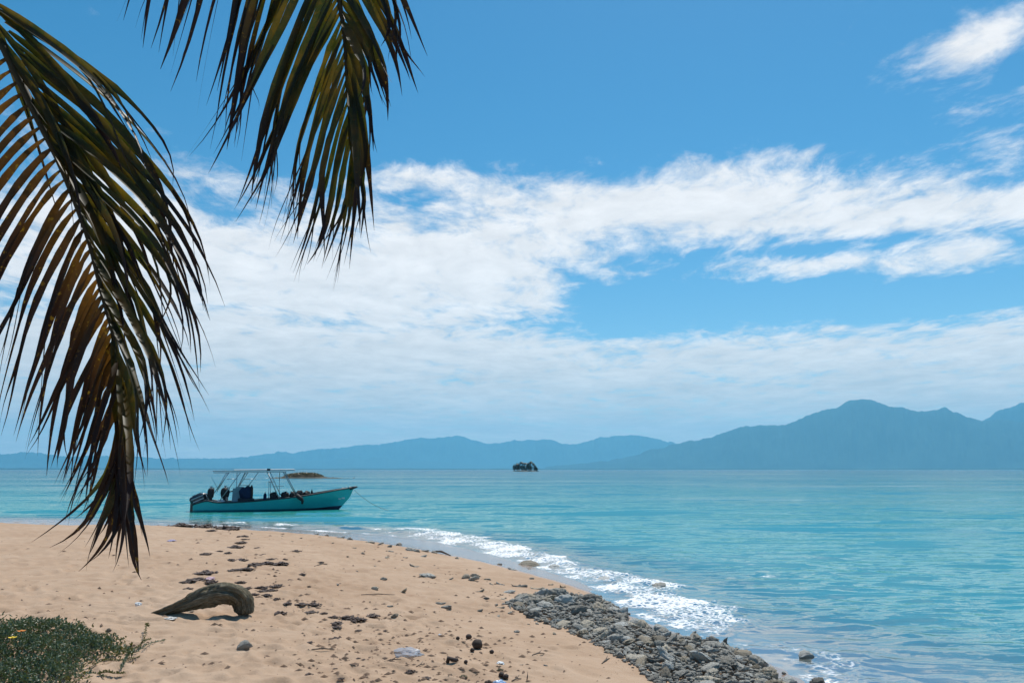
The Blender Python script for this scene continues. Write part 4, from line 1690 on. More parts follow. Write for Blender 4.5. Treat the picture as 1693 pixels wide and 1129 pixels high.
def place_rock(x, y, z, half, mats='g', idx=None, rot=None, name='coral_stone'):
    lst = ROCKS[mats]
    kd, me = lst[idx if idx is not None else int(rng.integers(len(lst)))]
    o = bpy.data.objects.new(name, me)
    COL.objects.link(o)
    o.location = (x, y, z)
    o.rotation_euler = rot if rot is not None else (rng.normal(0, .35), rng.normal(0, .35), rng.uniform(0, 6.28))
    s = half
    o.scale = (s * rng.uniform(.9, 1.1), s * rng.uniform(.85, 1.15), s * rng.uniform(.85, 1.15))
    return o


heap_px = [(862, 1012), (838, 998), (866, 988), (900, 980), (955, 985), (1000, 995), (1032, 1015), (1030, 1030), (1062, 1034), (1085, 1048), (1110, 1050), (1150, 1060), (1202, 1068), (1236, 1085), (1262, 1105), (1302, 1132), (1330, 1160),
           (1150, 1175), (1108, 1145), (1080, 1125), (1062, 1108), (1042, 1094), (1014, 1079), (986, 1063), (942, 1043), (888, 1026)]
HEAP = np.array([hit(*p)[:2] for p in heap_px])


def scatter_heap():
    r = np.random.default_rng(77)
    lo, hi_ = HEAP.min(0), HEAP.max(0)
    placed = []
    cand = 0
    sizes = np.concatenate([np.sort(.058 + .085 * r.random(150) ** 1.25)[::-1], np.sort(.024 + .038 * r.random(520) ** 1.2)[::-1]])
    for h in sizes:
        for _ in range(60):
            x, y = r.uniform(lo[0], hi_[0]), r.uniform(lo[1], hi_[1])
            sd = float(poly_dist(np.array([x]), np.array([y]), HEAP)[0])
            if sd < -.02 + (.02 if h > .07 else 0):
                continue
            ok = True
            for (a, b_, hh) in placed:
                if (a - x) ** 2 + (b_ - y) ** 2 < (.74 * (h + hh)) ** 2:
                    ok = False
                    break
            if ok:
                placed.append((x, y, h))
                break
    return placed


HP = scatter_heap()
hx = np.array([p[0] for p in HP])
hy = np.array([p[1] for p in HP])
hz = terrain(hx, hy)[0]
hs_ = poly_dist(hx, hy, HEAP)
inview = []
for i, (x, y, h) in enumerate(HP):
    inview.append(y > 5.9 and abs(x / max(y, .1)) < .66)
order = sorted(range(len(HP)), key=lambda i: (not inview[i], -HP[i][2] / max(HP[i][1], 1)))
stuffV, stuffF = [], []
pile = .075 * sst(hs_, .0, .45) + .01
for rank, i in enumerate(order):
    x, y, h = HP[i]
    z = hz[i] + pile[i] * (.5 + .5 * rng.random()) + h * .18
    if rank < 200:
        u = rng.random()
        if terrain(np.array([x]), np.array([y]), False)[1][0] < .45 and rng.random() < .6:
            u = .7
        key = 'g' if u < .62 else ('d' if u < .86 else ('w' if u < .96 else 'b'))
        kx = int(rng.integers(12))
        o = place_rock(x, y, z, h * 1.12, key, kx)
        tone = {'g': 'grey', 'd': 'dark grey', 'w': 'pale', 'b': 'rusty brown'}[key]
        size = 'large' if h > .092 else ('small' if h < .056 else 'medium')
        form = {'lump': 'knobbly', 'slab': 'flat', 'finger': 'finger-shaped'}[kinds[kx]]
        sea_s = float(terrain(np.array([x]), np.array([y]), False)[1][0])
        if hs_[i] > .30:
            where = 'in the middle of the rubble heap'
        elif sea_s < .75:
            where = 'on the water side of the rubble heap'
        else:
            where = 'on the dry sand side of the rubble heap'
        tag(o, f'{size} {form} {tone} coral stone {where}', 'stone', f'{size} {form} {tone} stones {where}')
    else:
        P, fl_ = ico(2)
        P = P * (1 + .35 * rng.uniform(-1, 1, len(P)))[:, None] * np.array([1.1, .75, .55])
        R = np.array(Matrix.Rotation(rng.uniform(0, 6.28), 3, 'Z') @ Matrix.Rotation(rng.normal(0, .4), 3, 'X'))
        b = len(stuffV)
        stuffV += list((P * h) @ R.T + np.array([x, y, z]))
        stuffF += [tuple(int(q) + b for q in f) for f in fl_]
# stones strewn round the edge of the heap, half sunk in the sand
re_ = np.random.default_rng(91)
ne = 0
while ne < 36:
    x, y = re_.uniform(HEAP[:, 0].min() - .3, HEAP[:, 0].max() + .3), re_.uniform(HEAP[:, 1].min() - .3, HEAP[:, 1].max() + 1.2)
    sd_ = float(poly_dist(np.array([x]), np.array([y]), HEAP)[0])
    far_ = y > 10.2
    if not ((-1.1 if far_ else -.32) < sd_ < -.03) or re_.random() > math.exp(sd_ / (.35 if far_ else .11)) or abs(x / y) > .64 or y < 6.2:
        continue
    zt_, ss_ = terrain(np.array([x]), np.array([y]))
    if ss_[0] < .1:
        continue
    h = .020 + .045 * re_.random() ** 2
    o = place_rock(x, y, float(zt_[0]) + h * .12, h, 'gdgw'[ne % 4])
    tag(o, 'small coral stone half sunk in sand at the heap edge', 'stone', 'stones at the edge of the heap')
    ne += 1
# small broken pieces filling the gaps and lying under the heap
Ps, Fs_ = ico(1)
rr4 = np.random.default_rng(5)
lo, hi_ = HEAP.min(0) - .15, HEAP.max(0) + .15
gx, gy = rr4.uniform(lo[0], hi_[0], 9000), rr4.uniform(lo[1], hi_[1], 9000)
gsd = poly_dist(gx, gy, HEAP)
keep = gsd > -.09 * rr4.random(9000) ** 2 - .01
gx, gy, gsd = gx[keep], gy[keep], gsd[keep]
gz = terrain(gx, gy)[0]
for x, y, sd, z in zip(gx, gy, gsd, gz):
    h = rr4.uniform(.012, .036)
    R = np.array(Matrix.Rotation(rr4.uniform(0, 6.28), 3, 'Z') @ Matrix.Rotation(rr4.normal(0, .5), 3, 'X'))
    Q = Ps * (1 + .4 * rr4.uniform(-1, 1, len(Ps)))[:, None] * np.array([1.4, .8, .6]) * h
    b = len(stuffV)
    stuffV += list(Q @ R.T + np.array([x, y, z + .09 * max(0, min(1, sd / .4)) * rr4.random() + h * .3]))
    stuffF += [tuple(q + b for q in f) for f in Fs_]
ro = obj('rubble', stuffV, stuffF, MROCK, None, (1.5, 9.5, .1))
tag(ro, 'small broken coral pieces filling the grey stone heap', 'rubble', kind='stuff')

# stray stones on the open sand (pixel centre x, base y, width)
stray = [(685, 937, 22, 'd'), (707, 953, 32, 'g'), (745, 958, 12, 'd'), (634, 958, 13, 'g'), (558, 967, 13, 'g'), (665, 979, 22, 'g'), (770, 955, 18, 'g'), (786, 953, 20, 'd'), (782, 960, 26, 'g'), (806, 958, 14, 'd'),
         (827, 966, 18, 'd'), (859, 970, 28, 'g'), (889, 974, 25, 'g'), (794, 978, 16, 'g'), (827, 1005, 17, 'g'), (793, 1010, 15, 'g'), (728, 999, 22, 'd'), (738, 1005, 24, 'w'), (652, 1019, 16, 'w'), (644, 1003, 15, 'g'),
         (619, 974, 14, 'g'), (841, 980, 25, 'g'), (856, 988, 18, 'g'), (910, 967, 12, 'g'), (930, 971, 18, 'd'), (846, 942, 17, 'd'), (826, 933, 12, 'd'), (875, 940, 7, 'd'), (935, 985, 15, 'd'), (996, 1003, 14, 'd'), (879, 957, 10, 'w'),
         (700, 920, 14, 'g'), (646, 912, 11, 'd'), (659, 901, 13, 'g'), (586, 906, 8, 'd'), (612, 897, 20, 'g'), (629, 900, 12, 'd'), (644, 904, 10, 'd'), (563, 889, 16, 'g'), (578, 892, 13, 'g'), (523, 883, 10, 'd'), (540, 885, 8, 'g'),
         (679, 910, 20, 'g'), (690, 912, 12, 'd'), (703, 911, 16, 'd'), (718, 914, 13, 'd'), (755, 923, 8, 'd'), (670, 922, 9, 'g'), (640, 922, 9, 'g'), (812, 966, 10, 'g'), (870, 984, 12, 'g'), (804, 990, 12, 'd'), (900, 980, 10, 'd'),
         (483, 895, 8, 'g'), (497, 890, 7, 'd'), (508, 902, 7, 'g'), (466, 886, 7, 'd'), (550, 898, 6, 'g'), (600, 915, 7, 'd'), (575, 920, 6, 'g'), (620, 936, 7, 'd'), (590, 944, 7, 'g'), (902, 1100, 9, 'g'), (862, 1099, 7, 'd')]
for i, (px, py, w, key) in enumerate(stray):
    p = hit(px, py)
    h = w * p[1] / F / 2 * .92
    o = place_rock(p[0], p[1] + h * .3, p[2] + h * .05, h, key, rot=(rng.normal(0, .2), rng.normal(0, .2), rng.normal(0, .5)))
    if py < 925 and px < 770:
        lb, g = 'small coral stone in the thin line along the swash edge', 'stones strung along the swash edge'
    elif px > 800 and py > 930 and py < 960:
        lb, g = 'small dark stone lying on the wet sand strip', 'stones on the wet sand'
    elif px > 760:
        lb, g = 'loose grey coral stone on sand just beyond the rubble heap', 'loose stones beside the heap'
    elif w >= 20:
        lb, g = 'larger grey coral stone alone on the open sand slope', 'larger stray stones on the sand'
    else:
        lb, g = 'little coral stone stray on the open sand slope', 'little stray stones on the sand'
    tag(o, lb, 'stone', g)
p = hit(402, 1074)
o = place_rock(p[0], p[1] + .05, p[2] + .035, .072, 'w', idx=3, rot=(0, 0, .3), name='round_stone')
tag(o, 'rounded pale stone alone on trodden sand below the driftwood', 'stone')
p = hit(180, 1043)
tag(place_rock(p[0], p[1], p[2] + .01, .028, 'd', idx=0, rot=(0, 0, 0)), 'small dark pebble beside the green creeper mat', 'stone')
# stones standing in the water
for (px, py, w, key, lb, zz) in ((1092, 972, 32, 'd', 'dark knobbly rock awash at the outer edge of the foam', .02), (1335, 1087, 26, 'b', 'brown weedy rock poking out of the shallows', .05),
                                (1308, 1131, 26, 'b', 'brown pointed rock at the water edge past the rubble heap', .05), (1356, 1134, 26, 'd', 'grey pointed rock in shallow water past the rubble heap', .06),
                                (878, 932, 42, 'b', 'long low brown rock awash in the breaking foam', -.01), (1004, 957, 36, 'b', 'flat tan rock half covered by the foam', -.01), (918, 937, 26, 'b', 'small brown rock awash beside the long low brown rock', -.02)):
    q = on_plane(px, py, .03)
    h = w * q[1] / F / 2
    o = place_rock(q[0], q[1] + h * .5, zz, h, key, idx={'d': 6, 'b': 3}[key], rot=(.1, .1, .2), name='water_rock')
    if w > 34:
        o.scale[2] *= .5
    tag(o, lb, 'rock')

# ------------------------------------------------------------------ driftwood
def driftwood():
    spine = [(231, 1023, 2.6), (256, 1015, 5.0), (285, 1006, 8.0), (310, 998, 11.5), (335, 988, 14.5), (360, 981, 16.5), (384, 982, 18), (399, 992, 17), (403, 1006, 15), (403, 1015, 13)]
    g0 = hit(300, 1015)
    Yd = g0[1]
    k = Yd / F
    pts = []
    for i, (px, py, rr) in enumerate(spine):
        dy = [.15, .10, .05, .0, 0, .04, .10, .16, .18, .18][i] * 1.2
        pts.append(np.append(at_depth(px, py, Yd + dy), rr * k))
    NS = 220
    C = catmull(np.array(pts), NS)
    n = 64
    V, al, ar = [], [], []
    for i in range(NS):
        d = C[min(i + 1, (NS - 1)), :3] - C[max(i - 1, 0), :3]
        d /= np.linalg.norm(d)
        a = np.cross(d, [0, 1., 0])
        a /= np.linalg.norm(a)
        b = np.cross(d, a)
        for j in range(n):
            th = 2 * math.pi * j / n
            u = i / (NS - 1)
            q = Vector((math.cos(th) * 1.6, math.sin(th) * 1.6, u * 5.0))
            g = .20 * mnoise.noise(q * 1.0) + .10 * (.5 - abs(mnoise.noise(Vector((math.cos(th) * 3, math.sin(th) * 3, u * 3.0 + 7))))) + .10 * mnoise.noise(Vector((math.cos(th) * 4.5, math.sin(th) * 4.5, u * 4.0))) + .10 * mnoise.noise(Vector((math.cos(th) * 9, math.sin(th) * 9, u * 7))) + .06 * mnoise.noise(q * 5) - .30 * max(0, .22 - abs(mnoise.noise(Vector((math.cos(th) * 2.6 + 3, math.sin(th) * 2.6, u * 2.2))))) / .22 + .05 * mnoise.noise(q * 11)
            rr = .93 * C[i, 3] * (1 + 1.35 * g) * (1 - .22 * max(0, (u - .965) / .035) * (1 + mnoise.noise(Vector((math.cos(th) * 5, math.sin(th) * 5, 2)))))
            V.append(C[i, :3] + rr * (a * math.cos(th) + b * math.sin(th)))
            al.append(u * 3)
            ar.append(j / n)
    fs = [(i * n + j, i * n + (j + 1) % n, (i + 1) * n + (j + 1) % n, (i + 1) * n + j) for i in range((NS - 1)) for j in range(n)]
    fs += [tuple(range(n))[::-1], tuple((NS - 1) * n + j for j in range(n))]
    o = obj('driftwood', V, fs, MWOOD, None, tuple(g0))
    set_attr(o.data, 'along', al)
    set_attr(o.data, 'around', ar)
    tag(o, 'arched weathered driftwood log with a tapered end on the sand', 'driftwood')


driftwood()

# ------------------------------------------------------------------ seaweed and litter
def weed_mesh(seed, mat, n=60):
    r = np.random.default_rng(seed)
    q = MB()
    for _ in range(n):
        x, y = float(np.clip(r.normal(0, .27), -.5, .5)), float(np.clip(r.normal(0, .13), -.3, .3))
        a = r.normal(0, .5)
        L, w = r.uniform(.14, .36), r.uniform(.03, .075)
        z = max(0, .22 - .36 * abs(x)) * r.random()
        c, s = math.cos(a), math.sin(a)
        P = []
        for i in range(4):
            u = i / 3 - .5
            P.append((x + c * L * u + .04 * r.normal(), y + s * L * u + .03 * r.normal(), z + .03 + .05 * abs(r.normal())))
        q.tube(P, [w * .3, w, w * .9, w * .2], 4, caps=False)
    me = mesh_from('weed', q.v, q.f)
    me.materials.append(mat)
    return me


WEED = [weed_mesh(i, MWEED if i < 5 else MWEEDO, 60) for i in range(7)]
weeds = [(401, 888, 20), (398, 898, 17), (389, 906, 26), (362, 912, 13), (338, 917, 18), (489, 912, 16), (436, 918, 16), (448, 925, 15), (380, 927, 18), (399, 927, 20), (418, 935, 24), (440, 933, 22), (463, 934, 24),
         (386, 944, 22), (405, 942, 24), (339, 949, 32), (322, 960, 32), (304, 963, 16), (349, 963, 20), (396, 964, 18), (310, 974, 14), (410, 973, 13), (431, 973, 20), (458, 971, 24), (419, 984, 17), (436, 978, 20), (448, 977, 18), (441, 985, 16),
         (458, 991, 12), (474, 999, 14), (497, 1000, 22), (517, 1001, 26), (462, 1016, 22), (514, 1013, 20), (534, 1015, 13), (552, 1021, 18), (555, 1038, 18), (512, 1063, 13), (487, 935, 8),
         (572, 1022, 22), (590, 1027, 30), (556, 1033, 22), (614, 1020, 22), (591, 1043, 12), (637, 1043, 10), (555, 1056, 14), (680, 1112, 20), (705, 1122, 14), (510, 1117, 14), (563, 1123, 10), (553, 1106, 8), (592, 1089, 8), (601, 1091, 8),
         (300, 871.5, 44), (340, 873.5, 34), (372, 876, 44), (350, 878, 16), (404, 892, 12), (377, 915, 12), (425, 906, 10), (470, 925, 10), (500, 950, 12), (530, 930, 10), (478, 960, 12)]
r5 = np.random.default_rng(55)
for i, (px, py, w) in enumerate(weeds):
    p = hit(px, py)
    s = w * p[1] / F * .85
    o = bpy.data.objects.new('seaweed_clump', WEED[int(r5.integers(5))])
    COL.objects.link(o)
    o.location = (p[0], p[1] + .02, p[2] - .012 * s)
    o.rotation_euler = (0, 0, r5.normal(0, .35))
    o.scale = (s, s * r5.uniform(1.6, 2.8), s * r5.uniform(.55, .9))
    size = 'long' if w >= 22 else ('small' if w < 15 else 'middling')
    if py < 880:
        lb = f'{size} dark seaweed bank washed up along the far waterline'
    elif py > 1040:
        lb = f'{size} brown seaweed scrap on the nearer sand past the driftwood'
    elif px > 480 and py > 990:
        lb = f'{size} brown seaweed strand on the sand seaward of the driftwood'
    elif py > 966:
        lb = f'{size} brown seaweed clump lying right beside the thick driftwood end'
    elif py > 938:
        lb = f'{size} brown seaweed clump in the wrack just behind the driftwood'
    elif py > 914:
        lb = f'{size} brown seaweed clump midway between driftwood and far waterline'
    else:
        lb = f'{size} brown seaweed clump in the wrack near the far waterline'
    g = lb
    tag(o, lb, 'seaweed', g)

# single bits of beach litter
for (px, py, w, idx, lb) in ((766, 1120, 20, 5, 'olive green seaweed knot beside two dark nuts'), (827, 1108, 15, 6, 'yellow brown weed clump next to the dark nuts'), (808, 1128, 17, 1, 'dark weed tangle by the crumpled blue wrapper')):
    p = hit(px, py)
    s = w * p[1] / F * .62
    o = bpy.data.objects.new('seaweed_knot', WEED[idx])
    COL.objects.link(o)
    o.location = tuple(p)
    o.scale = (s, s * 1.6, s * 1.1)
    tag(o, lb, 'seaweed')
MNUT = simple('nut_husk', (.045, .026, .018), .7, var=.5, scale=40, bump=.5)
for (px, py, w, lb, g) in ((789, 1072, 17, 'brown husk, the largest round fruit on the near sand', None), (781, 1077, 7, 'small dark nut touching the brown husk', None), (775, 1056, 9, 'dark nut with a stalk on the smooth sand', None), (757, 1057, 6, 'little dark nut on the smooth sand', None),
                           (829, 1118, 8, 'one of two dark nuts lying together', 'paired dark nuts'), (836, 1122, 9, 'one of two dark nuts lying together', 'paired dark nuts'), (813, 1080, 7, 'dark nut alone on the sand right of the husk', None), (770, 1096, 6, 'tiny dark nut beside the black bent scrap', None)):
    p = hit(px, py)
    h = w * p[1] / F / 2
    P, f = ico(2)
    sd = px * .37
    P = P * (1 + .22 * np.array([mnoise.noise(Vector(q * 1.6 + sd)) for q in P])[:, None]) * np.array([h * 1.1, h, h * .95])
    o = obj('nut', P + p + np.array([0, 0, h * .8]), f, MNUT, None, tuple(p))
    tag(o, lb, 'nut', g)
p = hit(748, 1095)
bb = MB()
k = p[1] / F
bb.tube([p + np.array([-8 * k, 0, 0]), p + np.array([-6 * k, 0, 7 * k]), p + np.array([-1 * k, 0, 5 * k]), p + np.array([6 * k, .02, 3 * k]), p + np.array([9 * k, .02, 4 * k])], [3 * k, 4 * k, 3.4 * k, 3 * k, 2 * k], 8)
tag(bb.build('driftwood_scrap', MNUT, None, True, origin=tuple(p)), 'short black bent wood scrap standing on the near sand', 'driftwood')
# clear crumpled plastic bag
MBAG, tB = new_mat('clear_plastic')
g1 = tB.node('ShaderNodeBsdfGlossy')
g1.inputs['Roughness'].default_value = .12
g2 = tB.node('ShaderNodeBsdfTransparent')
g3 = tB.node('ShaderNodeBsdfDiffuse')
g3.inputs[0].default_value = (.55, .56, .60, 1)
mA = tB.node('ShaderNodeMixShader')
mA.inputs[0].default_value = .45
tB.l.new(g2.outputs[0], mA.inputs[1])
tB.l.new(g3.outputs[0], mA.inputs[2])
mB_ = tB.node('ShaderNodeMixShader')
mB_.inputs[0].default_value = .18
tB.l.new(mA.outputs[0], mB_.inputs[1])
tB.l.new(g1.outputs[0], mB_.inputs[2])
tB.l.new(mB_.outputs[0], tB.out.inputs[0])
MBLUEW = mat_plain('blue_wrapper', (.35, .50, .72), .25, coat=.5)


def crumple(px, py, w, hgt, mat, name, label, cat, seed):
    p = hit(px, py)
    k = p[1] / F
    P, f = ico(4)
    P = np.array([q * (1 + .45 * mnoise.noise(Vector(q * 1.8 + seed)) + .30 * abs(mnoise.noise(Vector(q * 4.5 - seed)))) for q in P])
    P = P * np.array([w * k / 2, w * k / 2.2, hgt * k])
    P[:, 2] = np.maximum(P[:, 2], -hgt * k * .1)
    o = obj(name, P + p + np.array([0, .03, 0]), f, mat, None, tuple(p), smooth=False)
    tag(o, label, cat)


crumple(672, 1082, 44, 8, MBAG, 'plastic_bag', 'crumpled clear plastic bag half buried in near sand', 'plastic bag', 3.3)
crumple(826, 1133, 18, 7, MBLUEW, 'wrapper', 'crumpled pale blue wrapper lying on the near sand', 'wrapper', 8.1)
crumple(827, 1098, 11, 3, MWHITE, 'shell', 'white shell fragment above the yellow brown weed', 'shell', 1.7)
crumple(727, 1051, 6, 2.5, MWHITE, 'shell', 'tiny white shell on smooth sand between weed scraps and nuts', 'shell', 2.7)
crumple(345, 957, 16, 3, mat_plain('pink_cloth', (.55, .38, .42), .8), 'cloth_scrap', 'pale pink cloth scrap caught in the wrack line', 'cloth', 5.5)
crumple(227, 1001, 10, 4.5, MWHITE, 'shell', 'white shell alone on the sand left of the driftwood', 'shell', 4.4)
crumple(283, 894, 12, 2, mat_plain('lilac_plastic', (.42, .38, .55), .6), 'plastic_scrap', 'lilac plastic scrap on the far trodden sand', 'plastic', 6.5)
crumple(280, 1023, 18, 2.2, MROCKW, 'flat_stone', 'flat pale stone lying under the driftwood tip', 'stone', 9.5)
crumple(316, 1012, 10, 2.5, MROCKW, 'flat_stone', 'small flat pale stone tucked under the driftwood arch', 'stone', 10.5)
# sticks
MSTICK = simple('stick', (.13, .10, .075), .85, var=.4, scale=20)
for (x0, y0, x1, y1, w, lb) in ((597, 983, 653, 983, 1.4, 'long straight stick lying flat on the sand slope'), (715, 912, 745, 919, 3.2, 'dark stick at the swash edge'), (880, 1083, 900, 1080, 2.0, 'short forked twig on smooth sand beside the heap'),
                                (515, 1074, 553, 1074, 2.2, 'half buried stick on the trodden near sand'), (846, 1126, 862, 1122, 2.2, 'red brown twig near the blue wrapper'), (871, 1126, 869, 1117, 1.8, 'short upright twig stuck in the near sand'),
                                (635, 1094, 663, 1090, 2.0, 'bent twig below the clear plastic bag'), (688, 1102, 702, 1098, 1.6, 'pale twig near the black bent scrap'), (520, 936, 541, 932, 1.6, 'thin stick among the scattered weed on the slope'), (995, 1097, 1008, 1088, 2.0, 'twig at the sand edge of the rubble heap')):
    a, c = hit(x0, y0), hit(x1, y1)
    if abs(x1 - x0) < 4:
        c = a + np.array([.01, 0, .055])
    k = a[1] / F
    m_ = (a + c) / 2 + np.array([0, 0, w * k * 1.2])
    q = MB()
    q.tube([a + np.array([0, 0, w * k * .3]), m_, c + np.array([0, 0, w * k * .3])], [w * k * .35, w * k * .6, w * k * .25], 6)
    if 'forked' in lb or 'twig' in lb:
        q.tube([m_, m_ + (c - a) * .3 + np.array([0, .03, .02])], [w * k * .4, w * k * .15], 5)
    tag(q.build('stick', MSTICK, None, True, origin=tuple(a)), lb, 'stick')

# fine litter nobody could count: weed crumbs, leaf bits, shell grit
r6 = np.random.default_rng(66)
V, fs = [], []
n = 0
cand_px = []
while len(cand_px) < 1500:
    px, py = r6.uniform(0, 1080), 872 + 257 * r6.random() ** .8
    # denser along the wrack and on the nearer right-hand sand
    d = .12
    d += .75 * math.exp(-(((px - 430) - (py - 940) * .55) / 75) ** 2) * (py < 1010)
    d += .55 * math.exp(-((px - 640) / 160) ** 2) * (py > 985)
    d += .35 * math.exp(-((px - 780) / 110) ** 2) * (py > 1030)
    d += .5 * (abs(px - (560 + (py - 885) * 3.2)) < 60) * (py < 990)
    if r6.random() < d:
        cand_px.append((px, py))
zc = .45
X_, Y_ = [], []
for (px, py) in cand_px:
    q = on_plane(px, py, .42)
    X_.append(q[0])
    Y_.append(q[1])
X_, Y_ = np.array(X_), np.array(Y_)
Z_, S_ = terrain(X_, Y_)
for x, y, z, s in zip(X_, Y_, Z_, S_):
    if s < 1.2:
        continue
    L = (.006 + .034 * r6.random() ** 2.5) * (1 + .03 * y)
    a = r6.normal(0, .6)
    d = np.array([math.cos(a), math.sin(a), 0]) * L
    w = np.array([-math.sin(a), math.cos(a), 0]) * L * r6.uniform(.15, .5)
    p = np.array([x, y, z + .003])
    h = np.array([0, 0, L * r6.uniform(.25, .6)])
    b = len(V)
    V += [p - d, p - w, p + d, p + w, p + h]
    fs += [(b, b + 1, b + 4), (b + 1, b + 2, b + 4), (b + 2, b + 3, b + 4), (b + 3, b, b + 4)]
o = obj('beach_litter', V, fs, MDRY, None, (0, 10, .4))
tag(o, 'tiny dark crumbs of weed and twig strewn over the sand', 'litter', kind='stuff')

# ------------------------------------------------------------------ green creeper at the lower left
MCREEP = mat_shrub('creeper_leaf', (.034, .070, .040), (.22, .27, .17), (.06, .10, .02))
MCREEPY = mat_shrub('creeper_leaf_yellow', (.075, .085, .020), (.20, .18, .05), (.14, .14, .02))
MSTEM = mat_plain('creeper_stem', (.10, .085, .045), .7)
cp_px = [(-260, 1050), (-120, 1040), (0, 1038), (60, 1036), (120, 1041), (170, 1051), (203, 1062), (213, 1078), (200, 1090), (170, 1094), (152, 1104), (138, 1122), (125, 1150), (60, 1200), (-260, 1220)]
CP = np.array([hit(*p)[:2] for p in cp_px])
c0 = hit(60, 1100)
creeper = empty('beach_creeper', tuple(c0))
tag(creeper, 'green mat of fleshy beach creeper growing on the sand', 'creeper')
r7 = np.random.default_rng(70)
lo, hi_ = CP.min(0) - .1, CP.max(0) + .1
N = 42000
xs, ys = r7.uniform(lo[0], hi_[0], N), r7.uniform(lo[1], hi_[1], N)
sd = poly_dist(xs, ys, CP)
sdn = sd + .12 * fbm(xs * 4, ys * 4, 3, 9)
clump = fbm(xs * 6, ys * 6, 3, 19)
ok = (sdn > -.05) & (r7.random(N) < np.clip(.25 + sdn / .25, .12, 1))
xs, ys, sdn, clump = xs[ok], ys[ok], sdn[ok], clump[ok]
zs = terrain(xs, ys)[0]


def leaves(idx, name, mat):
    V, fs = [], []
    for i in idx:
        hgt = (.03 + .10 * min(1, max(0, sdn[i] / .28))) * (1 + 1.1 * clump[i])
        z = zs[i] + hgt * r7.uniform(.25, 1.0)
        a = r7.uniform(0, 6.28)
        el = r7.uniform(.0, 1.15)
        L, w = r7.uniform(.028, .056), r7.uniform(.0065, .0125)
        d = np.array([math.cos(a) * math.cos(el), math.sin(a) * math.cos(el), math.sin(el)])
        s = np.array([-math.sin(a), math.cos(a), 0])
        nn = np.cross(d, s)
        p = np.array([xs[i], ys[i], z])
        b = len(V)
        V += [p, p + d * L * .55 - s * w + nn * .002, p + d * L, p + d * L * .55 + s * w + nn * .002, p + d * L * .55 - nn * w * .7]
        fs += [(b, b + 1, b + 4), (b + 1, b + 2, b + 4), (b + 2, b + 3, b + 4), (b + 3, b, b + 4)]
    o = obj(name, V, fs, mat, creeper, tuple(c0), smooth=False)
    o['kind'] = 'stuff'
    return o


yel = (r7.random(len(xs)) < np.where(sdn < .09, .55, .06))
leaves(np.nonzero(~yel)[0], 'foliage', MCREEP)
leaves(np.nonzero(yel)[0], 'yellowing_foliage', MCREEPY)['label'] = 'thin yellowing foliage along the edge of the mat'
# stems under the leaves
q = MB()
sel = r7.choice(len(xs), 900, replace=False)
for i in sel:
    a = r7.uniform(0, 6.28)
    p = np.array([xs[i], ys[i], zs[i]])
    L = r7.uniform(.05, .12)
    e = p + np.array([math.cos(a) * L, math.sin(a) * L, L * .6 * min(1, max(.1, sdn[i] / .2))])
    q.tube([p, (p + e) / 2 + np.array([0, 0, .015]), e], .0022, 3, caps=False)
so = q.build('stem_mass', MSTEM, creeper, True, origin=tuple(c0))
so['kind'] = 'stuff'


def runner(pxs, lift, seed):
    r = np.random.default_rng(seed)
    P = [hit(*p) + np.array([0, 0, l]) for p, l in zip(pxs, lift)]
    C = catmull(P, 26)
    q = MB()
    q.tube(C, np.linspace(.004, .002, 26), 5)
    V, fs = q.v, q.f
    st = q.build('runner', MSTEM, creeper, True, origin=tuple(c0))
    lv = MB()
    for i in range(2, 26):
        for sgn in (-1, 1):
            for _ in range(2):
                p = C[i]
                a = r.uniform(0, 6.28)
                el = r.uniform(.1, 1.2)
                L, w = r.uniform(.018, .032), .006
                d = np.array([math.cos(a) * math.cos(el), math.sin(a) * math.cos(el), math.sin(el)])
                s = np.array([-math.sin(a), math.cos(a), 0])
                nn = np.cross(d, s)
                lv.add([p, p + d * L * .55 - s * w, p + d * L, p + d * L * .55 + s * w, p + d * L * .55 - nn * w * .7], [(0, 1, 4), (1, 2, 4), (2, 3, 4), (3, 0, 4)])
    lo_ = lv.build('runner_leaves', MCREEPY if seed % 2 else MCREEP, st, False, origin=tuple(c0))
    lo_['kind'] = 'stuff'


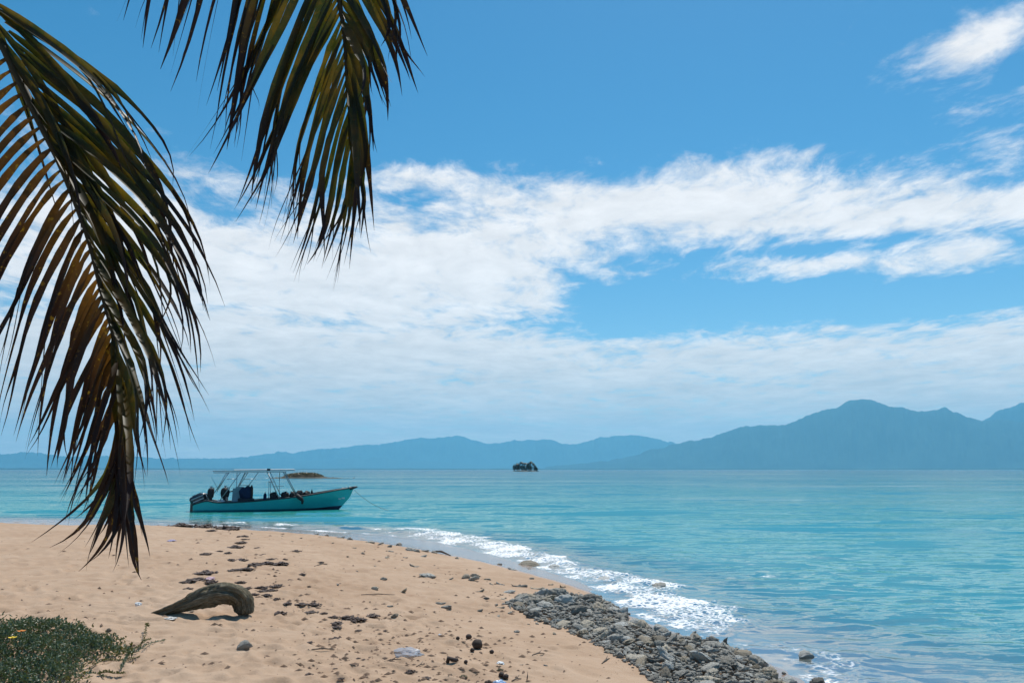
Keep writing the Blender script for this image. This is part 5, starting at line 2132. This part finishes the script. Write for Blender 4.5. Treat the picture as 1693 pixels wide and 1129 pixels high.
runner([(185, 1090), (205, 1084), (225, 1076), (240, 1066), (248, 1062)], [.02, .03, .03, .04, .03], 1)
runner([(200, 1080), (222, 1082), (245, 1068), (272, 1060)], [.02, .02, .02, .01], 2)
runner([(225, 1078), (238, 1062), (241, 1047), (245, 1044)], [.01, .04, .09, .05], 3)
runner([(198, 1112), (205, 1102), (210, 1092), (218, 1080)], [.02, .04, .04, .02], 4)
runner([(160, 1118), (175, 1117), (190, 1119), (204, 1117)], [.02, .03, .03, .02], 5)
runner([(150, 1108), (170, 1098), (200, 1095), (228, 1090)], [.03, .03, .02, .02], 7)
runner([(120, 1128), (150, 1120), (172, 1122)], [.03, .03, .02], 8)
for (px, py, colr, lb) in ((32, 1080, (.65, .20, .01), 'orange bloom'), (17, 1092, (.70, .48, .02), 'yellow bloom')):
    p = hit(px, py) + np.array([0, 0, .19])
    q = MB()
    for j in range(6):
        a = j * math.pi / 3
        d = np.array([math.cos(a), math.sin(a), .25])
        s = np.array([-math.sin(a), math.cos(a), 0])
        q.add([p, p + d * .022 - s * .017, p + d * .040, p + d * .022 + s * .017], [(0, 1, 2, 3)])
    q.lathe([(.007, 0), (.009, .006), (.003, .011)], p, 8)
    q.tube([p, p + np.array([0, 0, -.18])], .002, 4)
    fo_ = q.build('flower', simple('petal_' + lb.split()[0], colr, .6, var=.15), creeper, True, origin=tuple(c0))
    fo_['label'] = lb

# ------------------------------------------------------------------ air between here and the mountains
def haze_box():
    m, t = new_mat('sea_haze')
    pv = t.node('ShaderNodeVolumePrincipled')
    pv.inputs['Color'].default_value = (.235, .66, .94, 1)
    pv.inputs['Density'].default_value = 3.0e-5
    pv.inputs['Anisotropy'].default_value = 0.35
    t.l.new(pv.outputs[0], t.out.inputs['Volume'])
    S = 46000.0
    q = MB()
    zb, zt = -30.0, 2420.0
    q.box((0, 0, (zb + zt) / 2), (2 * S, 2 * S, zt - zb))
    o = q.build('haze', m)
    tag(o, 'blue sea haze in front of the far mountains', 'haze', kind='stuff')


haze_box()
print('leaflets', ncount[0], 'objects', len(bpy.data.objects), 'tris', sum(len(o.data.polygons) for o in bpy.data.objects if o.type == 'MESH'))
